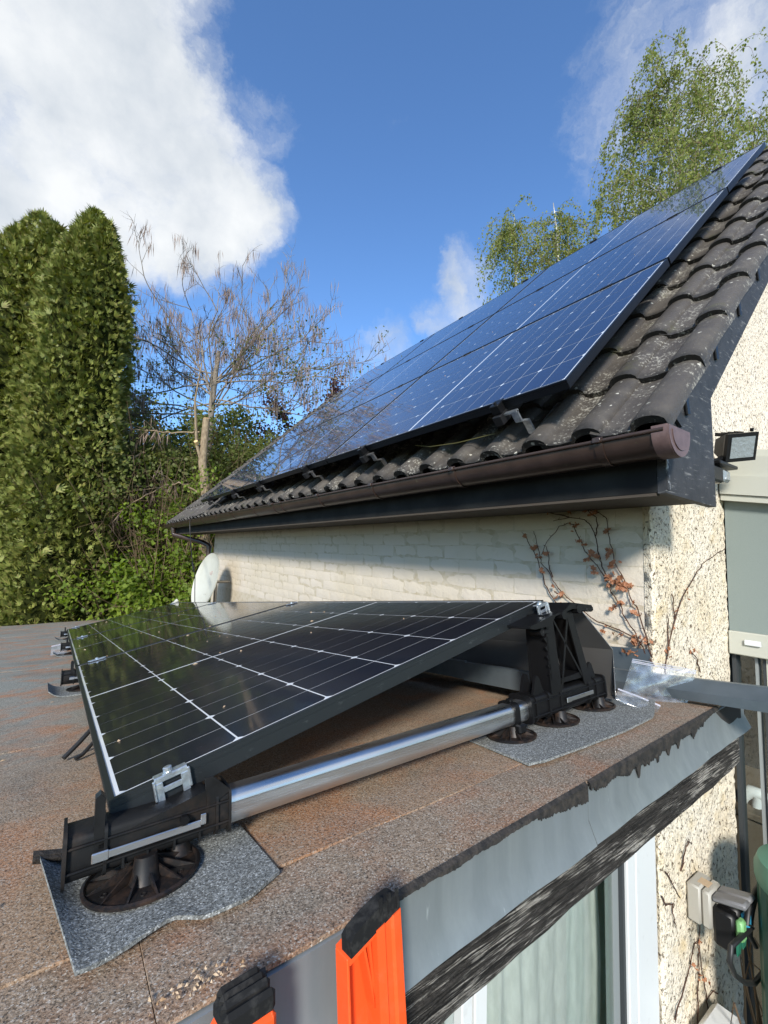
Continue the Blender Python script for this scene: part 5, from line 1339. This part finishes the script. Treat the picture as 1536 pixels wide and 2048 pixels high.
# ------------------------------------------------------------------ fallen bits on the felt and the modules
def debris():
    vs = []; fs = []
    rr = random.Random(5)
    def bit(p, n_, L, w):
        a_ = Vector((rr.uniform(-1, 1), rr.uniform(-1, 1), 0)); a_ = (a_ - n_ * a_.dot(n_)).normalized(); b_ = n_.cross(a_); p = Vector(p); h = n_ * (.0012 + w * .4)
        q = [p - a_ * L / 2, p + b_ * w / 2, p + a_ * L / 2, p - b_ * w / 2]; k = len(vs)
        vs.extend([tuple(v_) for v_ in q] + [tuple(p + h)]); fs.extend([(k, k + 1, k + 4), (k + 1, k + 2, k + 4), (k + 2, k + 3, k + 4), (k + 3, k, k + 4)])
    for _ in range(60):
        u_, w_ = rr.uniform(.03, 1.1), rr.uniform(.05, 5.1); bit(Q0 + xv * u_ + yv * w_ + zv * .0003 - zv * .0012, zv, rr.uniform(.006, .018), rr.uniform(.003, .006))
    for _ in range(70):
        x, y = rr.uniform(-1.2, 1.6), rr.uniform(.56, 6.0); bit((x, y, zr(x, y) + .0105), rw, rr.uniform(.005, .02), rr.uniform(.002, .005))
    for _ in range(40):
        x, y = rr.gauss(.15, .03), rr.gauss(.512, .012); bit((x, max(.504, y), zr(x, y) + .006), rw, rr.uniform(.003, .009), rr.uniform(.0015, .004))
    for _ in range(14):
        u_, w_ = rr.uniform(.05, 1.9), rr.uniform(.1, 3.5); bit(AP0 + SV * u_ + Vector((0, w_, 0)) - NV * .0012, NV, rr.uniform(.008, .016), rr.uniform(.004, .008))
    m = MB(); m.add(vs, fs); o = m.build('fallen_husks', mats['husk']); tag(o, 'tiny dry husks and petals scattered over the felt and the modules', 'husks', kind='stuff')
debris()

# ------------------------------------------------------------------ vegetation helpers
def quads_from(cent, ax, nr, L, Wd, bend=0.15):
    """leaf quads: cent (N,3) base points, ax length axis, nr face normal, lengths L and widths Wd"""
    sd = np.cross(ax, nr); sd /= np.linalg.norm(sd, axis=1, keepdims=True) + 1e-9
    L = L[:, None]; Wd = Wd[:, None]
    p0 = cent; p1 = cent + ax * L * .45 + sd * Wd * .5 + nr * L * bend * .5; p2 = cent + ax * L; p3 = cent + ax * L * .45 - sd * Wd * .5 + nr * L * bend * .5
    V = np.stack([p0, p1, p2, p3], 1).reshape(-1, 3); F = np.arange(len(V)).reshape(-1, 4)
    return V, F
def unit(a_): return a_ / (np.linalg.norm(a_, axis=-1, keepdims=True) + 1e-9)
class Twigs:
    """many thin tapering limbs as one numpy mesh"""
    def __init__(s): s.V = []; s.F = []; s.n = 0
    def limb(s, pts, r0, r1, k=5):
        pts = np.asarray(pts, float); m = len(pts); t = np.gradient(pts, axis=0); t = unit(t)
        ref = np.array([1., 0, 0]) if abs(t[0][0]) < .8 else np.array([0, 1., 0])
        a_ = unit(np.cross(t, ref)); b_ = np.cross(t, a_); rad = np.linspace(r0, r1, m)[:, None, None]
        an = 2 * np.pi * np.arange(k) / k
        ring = pts[:, None, :] + rad * (np.cos(an)[None, :, None] * a_[:, None, :] + np.sin(an)[None, :, None] * b_[:, None, :])
        s.V.append(ring.reshape(-1, 3))
        i = np.arange(m - 1)[:, None] * k; j = np.arange(k)[None, :]; j2 = (j + 1) % k
        s.F.append(np.stack([i + j, i + j2, i + k + j2, i + k + j], -1).reshape(-1, 4) + s.n); s.n += m * k
    def build(s, name, mat, parent):
        return link(name, np_mesh(name, np.concatenate(s.V), np.concatenate(s.F), mat, True, ORG[parent.name]), parent)
def leaf_part(name, V, F, mat, parent): return link(name, np_mesh(name, V, F, mat, False, ORG[parent.name]), parent)
def curve(p, d, L, n, wob, grav=0.0, r=rng):
    pts = [np.array(p, float)]; d = np.array(d, float); d /= np.linalg.norm(d)
    for _ in range(n):
        d = d + r.normal(0, wob, 3) + np.array([0, 0, grav]); d /= np.linalg.norm(d); pts.append(pts[-1] + d * L / n)
    return np.array(pts), d

# ---- thujas
def thuja(x, y, h, r, label, n=15000):
    t = thing('thuja_tree', label, 'thuja', (x, y, GZ), 'tall thujas behind the flat roof')
    m = MB(); m.tube([(x, y, GZ), (x, y, GZ + h * .9)], [.16, .03], 8); m.build('trunk', mats['bark'], t)
    # several leaders side by side give the uneven top
    lead = [(0, 0, 1.0, .72)] + [(r * .42 * math.cos(a_), r * .42 * math.sin(a_), hf, .64) for a_, hf in ((.4, .90), (1.7, .955), (2.9, .88), (4.1, .93), (5.3, .965))]
    def prof(f): return np.clip((1 - f) / .16, 0, 1) ** .62 * (1.04 - .12 * f)
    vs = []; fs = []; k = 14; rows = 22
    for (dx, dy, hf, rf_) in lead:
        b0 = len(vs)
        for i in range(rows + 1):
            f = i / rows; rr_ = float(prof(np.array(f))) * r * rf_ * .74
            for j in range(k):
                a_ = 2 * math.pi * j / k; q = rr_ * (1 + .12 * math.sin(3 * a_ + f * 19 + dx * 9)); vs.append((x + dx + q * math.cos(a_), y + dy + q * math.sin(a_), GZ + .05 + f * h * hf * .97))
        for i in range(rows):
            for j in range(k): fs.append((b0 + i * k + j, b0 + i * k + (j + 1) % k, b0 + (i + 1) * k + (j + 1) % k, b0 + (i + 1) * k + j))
    m = MB(); m.add(vs, fs); m.build('blocking_core', mats['thuja_core'], t)  # dark core mesh added inside the sprays to block light through the crown
    L_ = np.array(lead)[rng.integers(0, len(lead), n)]
    f = rng.random(n) ** .92; a_ = rng.random(n) * 2 * np.pi
    lump = 1 + .14 * np.sin(3 * a_ + f * 19) + .13 * np.sin(7 * a_ + f * 67) * np.sin(f * 80 + 2 * a_) + .10 * np.sin(17 * a_ - f * 130) * np.sin(f * 200 + 5 * a_)
    rr_ = prof(f) * r * L_[:, 3] * lump * (1 - .24 * rng.random(n) ** 1.3) * np.where(rng.random(n) < .10, rng.uniform(1.0, 1.22, n), 1)
    c = np.stack([x + L_[:, 0] + rr_ * np.cos(a_), y + L_[:, 1] + rr_ * np.sin(a_), GZ + f * h * L_[:, 2]], 1)
    keep = (c[:, 1] < y + .45 * r); c = c[keep]; a_ = a_[keep]; n = len(c)          # the far side is never seen
    out = np.stack([np.cos(a_), np.sin(a_), np.zeros(n)], 1)
    ax = unit(out * .75 + np.array([0, 0, .55]) + rng.normal(0, .42, (n, 3)))
    nr = unit(rng.normal(0, .55, (n, 3)) + out * .45 + np.array([0, 0, .35])); nr = unit(nr - ax * (nr * ax).sum(1, keepdims=True))
    L = rng.uniform(.07, .16, n) * np.where(rng.random(n) < .12, 1.7, 1); sd = np.cross(ax, nr); VV = []; FF = []; o_ = 0
    for ang, ls, ws in ((0, 1, .20), (.34, .88, .17), (-.34, .88, .17), (.72, .70, .16), (-.72, .70, .16)):
        V, F = quads_from(c, unit(ax * math.cos(ang) + sd * math.sin(ang)), nr, L * ls, L * ws, .1); VV.append(V); FF.append(F + o_); o_ += len(V)
    leaf_part('crown', np.concatenate(VV), np.concatenate(FF), mats['thuja'], t)
def at(sx, sy, depth):
    """world point at a given depth along a viewing direction measured on the photograph (used only to lay out the garden)"""
    u_ = (sx - 768) / 874.6; v_ = (1024 - sy) / 874.6
    return (r3 * u_ + u3 * v_ + f2) * depth
def base_at(sx, depth): q = at(sx, 1100, depth); return q.x, q.y
for (sx, sy, dp, rr_, lab, n_) in ((85, 432, 11.4, 1.35, 'thuja column on the left with the pointed top', 60000), (192, 424, 10.9, 1.0, 'thuja column with the highest top, right of the pair', 56000), (-50, 560, 11.3, 1.25, 'lower thuja at the left edge of the view', 24000), (150, 640, 10.9, 1.10, 'shorter thuja filling the front of the pair', 50000)):
    q = at(sx, sy, dp); thuja(q.x, q.y, q.z - GZ, rr_, lab, n_)

# ---- shrubs and thicket
def shrub(sx, dp, ztop, rad, label, leafmat, n_leaf, n_stem, leafsize=(.05, .10), twigmat='twig', name='garden_shrub', lean=0.25, zlow=None, group='shrubs behind the flat roof'):
    x, y = base_at(sx, dp); h = ztop - GZ
    t = thing(name, label, 'shrub', (x, y, GZ), group)
    tw = Twigs(); tips = []
    for k in range(n_stem):
        a_ = rng.random() * 6.283; q = rng.random() ** .5 * rad * .5
        p = (x + q * math.cos(a_), y + q * math.sin(a_), GZ)
        d = (math.cos(a_) * lean * rng.random(), math.sin(a_) * lean * rng.random(), 1)
        pts, d2 = curve(p, d, h * rng.uniform(.65, 1.0), 9, .10, -.012); tw.limb(pts, rng.uniform(.008, .022), .004, 4); tips.append(pts)
        for s_ in range(rng.integers(4, 9)):
            i = rng.integers(2, 9); dd = d2 * .4 + rng.normal(0, .7, 3); p2, _ = curve(pts[i], dd, rng.uniform(.4, 1.1), 5, .25, -.03); tw.limb(p2, .006, .002, 3); tips.append(p2)
    tw.build('stems', mats[twigmat], t)
    allp = np.concatenate(tips); z0 = zlow if zlow is not None else GZ + .8
    allp = allp[allp[:, 2] > z0]
    # leaves gather in clumps along the twigs
    cl = allp[rng.integers(0, len(allp), max(20, n_leaf // 22))]; c = cl[rng.integers(0, len(cl), n_leaf)] + rng.normal(0, .15, (n_leaf, 3))
    ax = unit(rng.normal(0, 1, (n_leaf, 3)) + np.array([0, 0, -.1])); nr = unit(rng.normal(0, .6, (n_leaf, 3)) + np.array([-.4, -.5, .8])); nr = unit(nr - ax * (nr * ax).sum(1, keepdims=True))
    L = rng.uniform(*leafsize, n_leaf); V, F = quads_from(c, ax, nr, L, L * rng.uniform(.6, .9, n_leaf), .12)
    leaf_part('foliage', V, F, mats[leafmat], t)
SH = [(290, 13.6, 5.4, 1.6, 'tall twiggy shrub between the thujas and the bare tree', 'olive', 15000, 90, (.06, .12), .35),
      (470, 13.9, 4.9, 1.6, 'tall twiggy shrub behind the cut trunk', 'olive', 15000, 90, (.06, .12), .35),
      (575, 14.5, 4.2, 1.3, 'brownish shrub left of the copper tree', 'olive', 9000, 80, (.06, .11), .35),
      (380, 13.2, 4.6, 1.7, 'dense shrub in the middle of the thicket', 'olive', 17000, 90, (.06, .12), .35),
      (240, 12.0, 2.9, 1.4, 'tangle of brown stems right of the thujas', 'olive', 6500, 150, (.05, .10), .45),
      (350, 11.7, 2.4, 1.3, 'dense brown bramble tangle in the middle of the thicket', 'bright', 6500, 170, (.06, .11), .5),
      (415, 11.4, 1.7, 1.0, 'bright green leafy shrub behind the tiled roof end', 'bright', 10000, 60, (.07, .13), .45),
      (330, 10.9, 0.1, .95, 'bright green shrub left of the satellite dish', 'bright', 10000, 50, (.07, .13), .5),
      (260, 11.0, -.3, .85, 'low bright green shrub behind the far roof edge', 'bright', 7500, 40, (.07, .12), .5),
      (400, 10.7, -.1, .8, 'bright shrub directly behind the satellite dish', 'bright', 7500, 40, (.07, .13), .45),
      (500, 12.4, 2.8, 1.2, 'pale green shrub behind the lower corner of the roof modules', 'bright', 9000, 60, (.06, .11), .4),
      (200, 11.1, -.5, .75, 'low dark shrub at the foot of the leaning trunk', 'olive', 6000, 40, (.06, .11), .5),
      (40, 10.7, -.8, .9, 'low green bush at the far left behind the roof', 'thuja', 9000, 40, (.06, .11), .5),
      (120, 11.0, .1, .7, 'small bush in front of the thuja foot', 'thuja', 5000, 40, (.06, .11), .5)]
for (sx_, dp_, zt_, rd_, lab_, mt_, nl_, ns_, ls_, ln_) in SH:
    shrub(sx_, dp_, zt_, rd_, lab_, mt_, nl_, ns_, ls_, lean=ln_, zlow=(.8 if zt_ > 4 else None))
# a hedge that closes the view low down
def hedge():
    n = 64000; x0, y0 = base_at(-160, 14.5); x1, y1 = base_at(760, 17.5); f = rng.random(n); dpt = rng.random(n) * 1.2
    top = 5.7 - 1.3 * f + .5 * np.sin(f * 23) + .35 * np.sin(f * 51); z = GZ + (top - GZ) * rng.random(n) ** .8
    c = np.stack([x0 + (x1 - x0) * f + dpt * .2, y0 + (y1 - y0) * f + dpt, z], 1) + rng.normal(0, .08, (n, 3))
    ax = unit(rng.normal(0, 1, (n, 3))); nr = unit(rng.normal(0, .6, (n, 3)) + np.array([-.4, -.5, .8])); nr = unit(nr - ax * (nr * ax).sum(1, keepdims=True)); L = rng.uniform(.10, .20, n)
    V, F = quads_from(c, ax, nr, L, L * .7, .1); o = link('garden_hedge', np_mesh('garden_hedge', V, F, mats['olive'])); tag(o, 'dark green hedge closing the garden behind the thicket', 'hedge')
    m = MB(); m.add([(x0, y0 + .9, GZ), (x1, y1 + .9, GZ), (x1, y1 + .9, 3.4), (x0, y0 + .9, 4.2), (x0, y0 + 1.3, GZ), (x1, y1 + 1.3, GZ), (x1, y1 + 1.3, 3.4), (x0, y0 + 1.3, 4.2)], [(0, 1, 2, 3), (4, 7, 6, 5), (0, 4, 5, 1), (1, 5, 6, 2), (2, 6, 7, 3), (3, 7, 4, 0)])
    m.build('blocking_core', mats['thuja_core'], o)
hedge()
# ---- trees with branches
def branch_tree(t, p, d, L, r0, levels, out_tips, tw, spread=.75, n_child=(3, 5), grav=0.0, wob=.10, taper=.35, ratio=.66):
    pts, d2 = curve(p, d, L, 7, wob, grav); tw.limb(pts, r0, r0 * taper, 7 if levels > 2 else 5 if levels > 0 else 4)
    out_tips.append((levels, pts))
    if levels == 0: return
    for k in range(rng.integers(*n_child)):
        i = rng.integers(2, 8); dd = unit(pts[min(i, 7)] - pts[i - 1]); dd = dd + rng.normal(0, spread, 3); dd[2] = dd[2] * .6 + .25
        branch_tree(t, pts[i], dd, L * ratio * rng.uniform(.75, 1.15), r0 * taper * 1.25, levels - 1, out_tips, tw, spread, n_child, grav, wob, taper, ratio)
# catalpa with hanging pods
q = at(400, 900, 13.0); tr = thing('catalpa_tree', 'bare spreading tree hung with long brown seed pods', 'tree', (q.x, q.y, GZ))
tw = Twigs(); tips = []; keep_rng = rng; rng = np.random.default_rng(41)
base = np.array([q.x, q.y, GZ]); fork = np.array([q.x + .25, q.y, 4.4]); tw.limb(np.array([base, base * .5 + fork * .5 + [.08, 0, 0], fork, fork + [.1, 0, 1.6]]), .15, .06, 9)
rv3 = np.array(r3)
for ang in np.linspace(-8, 188, 26):
    a_ = R(ang + rng.normal(0, 3)); px, pz = math.cos(a_), math.sin(a_)
    Lr = (2.9 + .5 * abs(px)) * rng.uniform(.85, 1.1)
    d = rv3 * px * 1.05 + np.array([0, 0, pz]) + np.array([.0, .45 * rng.normal(), 0])
    st_p = fork + np.array([0, 0, rng.uniform(-.5, .9)])
    branch_tree(tr, st_p, d, Lr, .026, 3, tips, tw, .45, (4, 6), .02, .13, .45, .47)
rng = keep_rng
tw.build('trunk', mats['bark'], tr)
ends = np.concatenate([p_[4:] for lv, p_ in tips if lv <= 1]); npod = 4600
pk = ends[rng.integers(0, len(ends), npod // 4)]; pc = np.repeat(pk, 4, 0) + rng.normal(0, .06, (npod // 4 * 4, 3)); n_ = len(pc)
ax = unit(np.stack([rng.normal(0, .16, n_), rng.normal(0, .16, n_), -np.ones(n_)], 1)); nr = unit(np.stack([rng.normal(0, 1, n_), rng.normal(0, 1, n_), np.zeros(n_)], 1)); V, F = quads_from(pc, ax, nr, rng.uniform(.28, .58, n_), rng.uniform(.015, .022, n_), .02)
leaf_part('seed_pods', V, F, mats['pod'], tr)['kind'] = 'stuff'
nl = 3000; low = ends[ends[:, 2] < 6.2]; c = low[rng.integers(0, len(low), nl)] + rng.normal(0, .14, (nl, 3)); ax = unit(rng.normal(0, 1, (nl, 3))); nr = unit(rng.normal(0, .6, (nl, 3)) + np.array([-.4, -.5, .8])); nr = unit(nr - ax * (nr * ax).sum(1, keepdims=True)); L = rng.uniform(.05, .10, nl)
V, F = quads_from(c, ax, nr, L, L * .7, .1); leaf_part('crown', V, F, mats['olive'], tr)
# cut trunk and leaning trunk
q = at(413, 838, 11.0); tr = thing('cut_tree_trunk', 'tall pruned trunk with fresh pale saw cut above the roof end', 'trunk', (q.x + .1, q.y, GZ)); m = MB()
m.tube([(q.x + .22, q.y, GZ), (q.x + .16, q.y, 0), (q.x + .10, q.y, 1.4), (q.x - .03, q.y, 2.1), (q.x, q.y, q.z)], [.15, .13, .12, .10, .085], 12); m.tube([(q.x - .02, q.y, 2.0), (q.x - .20, q.y - .05, 2.5), (q.x - .30, q.y, 3.6), (q.x - .2, q.y, 4.6)], [.05, .04, .025, .012], 7); m.build('trunk', mats['bark_tan'], tr, smooth=60)
m = MB(); m.lathe([(.083, 0), (.08, .012)], 12, (q.x, q.y, q.z)); m.tube([(q.x - .19, q.y - .06, 2.50), (q.x - .24, q.y - .12, 2.56)], .05, 8); m.build('saw_cut', mats['cutwood'], tr)
q0 = at(108, 1255, 10.55); q1 = at(128, 1080, 10.75); tr = thing('leaning_trunk', 'slim leaning tan trunk at the foot of the thujas', 'trunk', (q0.x, q0.y, GZ)); m = MB(); m.tube([(q0.x - .1, q0.y, GZ), tuple(q0), tuple((q0 + q1) / 2 + Vector((.03, 0, 0))), tuple(q1), tuple(q1 + Vector((.05, .1, .9)))], [.16, .125, .105, .095, .07], 12); m.build('trunk', mats['bark_tan'], tr, smooth=60)
# long dry branch with pods hanging in front of the thicket
def dry_branch(pts_s, label):
    P_ = [at(*p_) for p_ in pts_s]; t = thing('dry_branch', label, 'branch', tuple(P_[0]), 'dry branches with pods'); tw = Twigs(); pts = np.array([list(p_) for p_ in P_]); f = np.linspace(0, len(pts) - 1, 24); ii = np.clip(f.astype(int), 0, len(pts) - 2); w_ = (f - ii)[:, None]; pp = pts[ii] * (1 - w_) + pts[ii + 1] * w_ + rng.normal(0, .015, (24, 3)); tw.limb(pp, .026, .007, 6)
    ends_ = [pp[8:]]
    for k in range(10):
        i = rng.integers(6, 23); p2, _ = curve(pp[i], unit(pp[i] - pp[i - 2]) + rng.normal(0, .5, 3), rng.uniform(.3, .8), 5, .15, -.02); tw.limb(p2, .008, .003, 4); ends_.append(p2)
    tw.build('limb', mats['bark_tan'], t); e = np.concatenate(ends_); n_ = 90; c = e[rng.integers(0, len(e), n_)]; ax = unit(np.stack([rng.normal(0, .22, n_), rng.normal(0, .22, n_), -np.ones(n_)], 1)); nr = unit(np.stack([rng.normal(0, 1, n_), rng.normal(0, 1, n_), np.zeros(n_)], 1)); V, F = quads_from(c, ax, nr, rng.uniform(.22, .42, n_), rng.uniform(.015, .024, n_), .02); leaf_part('seed_pods', V, F, mats['pod'], t)['kind'] = 'stuff'
dry_branch([(395, 985, 10.6), (370, 968, 10.5), (330, 970, 10.4), (270, 1005, 10.3), (220, 1035, 10.2), (160, 1030, 10.2)], 'pale dry branch arching left from the roof end')
dry_branch([(400, 865, 11.2), (330, 865, 11.0), (260, 858, 10.9), (200, 840, 10.8)], 'dry branch with pods below the bare tree crown')
dry_branch([(290, 905, 11.0), (230, 930, 10.8), (160, 915, 10.6), (105, 890, 10.5)], 'dry branch with pods hanging in front of the thujas')
# copper tree
q = at(618, 900, 17.5); tr = thing('copper_leaved_tree', 'dark purple-leaved tree top behind the roof modules', 'tree', (q.x, q.y, GZ)); tw = Twigs(); tips = []; tw.limb(np.array([[q.x, q.y, GZ], [q.x, q.y, 1.0], [q.x + .1, q.y, 4.3]]), .2, .1, 8)
for k in range(9): branch_tree(tr, np.array([q.x, q.y, rng.uniform(2.2, 4.2)]), rv3 * rng.uniform(-1, 1) + np.array([0, rng.normal() * .4, rng.uniform(.5, 1.2)]), rng.uniform(1.6, 2.5), .05, 1, tips, tw, .5, (3, 6))
tw.build('trunk', mats['bark'], tr); e = np.concatenate([p_[2:] for lv, p_ in tips]); n_ = 6500; c = e[rng.integers(0, len(e), n_)] + rng.normal(0, .16, (n_, 3)); ax = unit(rng.normal(0, 1, (n_, 3))); nr = unit(rng.normal(0, .6, (n_, 3)) + np.array([-.4, -.5, .8])); nr = unit(nr - ax * (nr * ax).sum(1, keepdims=True)); L = rng.uniform(.10, .17, n_); V, F = quads_from(c, ax, nr, L, L * .7, .1); leaf_part('crown', V, F, mats['copper'], tr)
# birches
def birch(sx, sy_top, dp, wid, zlow, label, n_leaf, n_br, lean=0.0):
    q = at(sx, sy_top, dp); x, y, zt = q.x, q.y, q.z
    t = thing('birch_tree', label, 'birch', (x, y, GZ), 'birches behind the house'); tw = Twigs(); n = 16; zz = np.linspace(GZ, zt, n)
    tp = np.stack([x + .25 * np.sin(zz * .35) + lean * (zz - zt) , y + .2 * np.cos(zz * .3), zz], 1); tp += rng.normal(0, .05, tp.shape); tw.limb(tp, .20, .015, 9)
    leaves = []; fine = Twigs()
    for k in range(n_br):
        f = rng.random() ** .8; i = zlow + (zt - .3 - zlow) * f; p = np.array([np.interp(i, zz, tp[:, 0]), np.interp(i, zz, tp[:, 1]), i])
        a_ = rng.random() * 6.283; reach = wid * (1 - .72 * f) * rng.uniform(.6, 1.05)
        d = np.array([math.cos(a_), math.sin(a_), rng.uniform(.7, 1.5)]); pts, d2 = curve(p, d, reach * 1.25, 8, .10, -.10); tw.limb(pts, .035 * (1 - .6 * f) + .008, .006, 5)
        for s_ in range(rng.integers(7, 13)):
            j = rng.integers(2, 9); dd = unit(pts[min(j, 8)] - pts[j - 1]) * .5 + rng.normal(0, .45, 3); p2, _ = curve(pts[j], dd, rng.uniform(.9, 2.6), 9, .06, -.40); fine.limb(p2, .007, .003, 3); leaves.append(p2)
    tw.build('trunk', mats['birchbark'], t); fine.build('hanging_twigs', mats['twig'], t)
    e = np.concatenate(leaves); c = e[rng.integers(0, len(e), n_leaf)] + rng.normal(0, .07, (n_leaf, 3)); ax = unit(rng.normal(0, .5, (n_leaf, 3)) + np.array([0, 0, -.8])); nr = unit(rng.normal(0, 1, (n_leaf, 3)) + np.array([-.3, -.3, .2])); nr = unit(nr - ax * (nr * ax).sum(1, keepdims=True)); L = rng.uniform(.06, .115, n_leaf); V, F = quads_from(c, ax, nr, L, L * .75, .08); leaf_part('crown', V, F, mats['birchleaf'], t)
birch(1340, 170, 15.5, 4.2, 6.2, 'tall birch with white trunk and hanging twigs behind the ridge', 36000, 80)
birch(1515, 230, 17.0, 3.0, 7.0, 'birch at the right edge of the view behind the ridge', 17000, 36)
birch(1115, 412, 18.5, 2.0, 6.5, 'smaller birch with dense crown left of the tall birches', 15000, 30)
birch(1030, 440, 18.5, 1.7, 6.5, 'small birch touching the upper edge of the roof modules', 12000, 24)
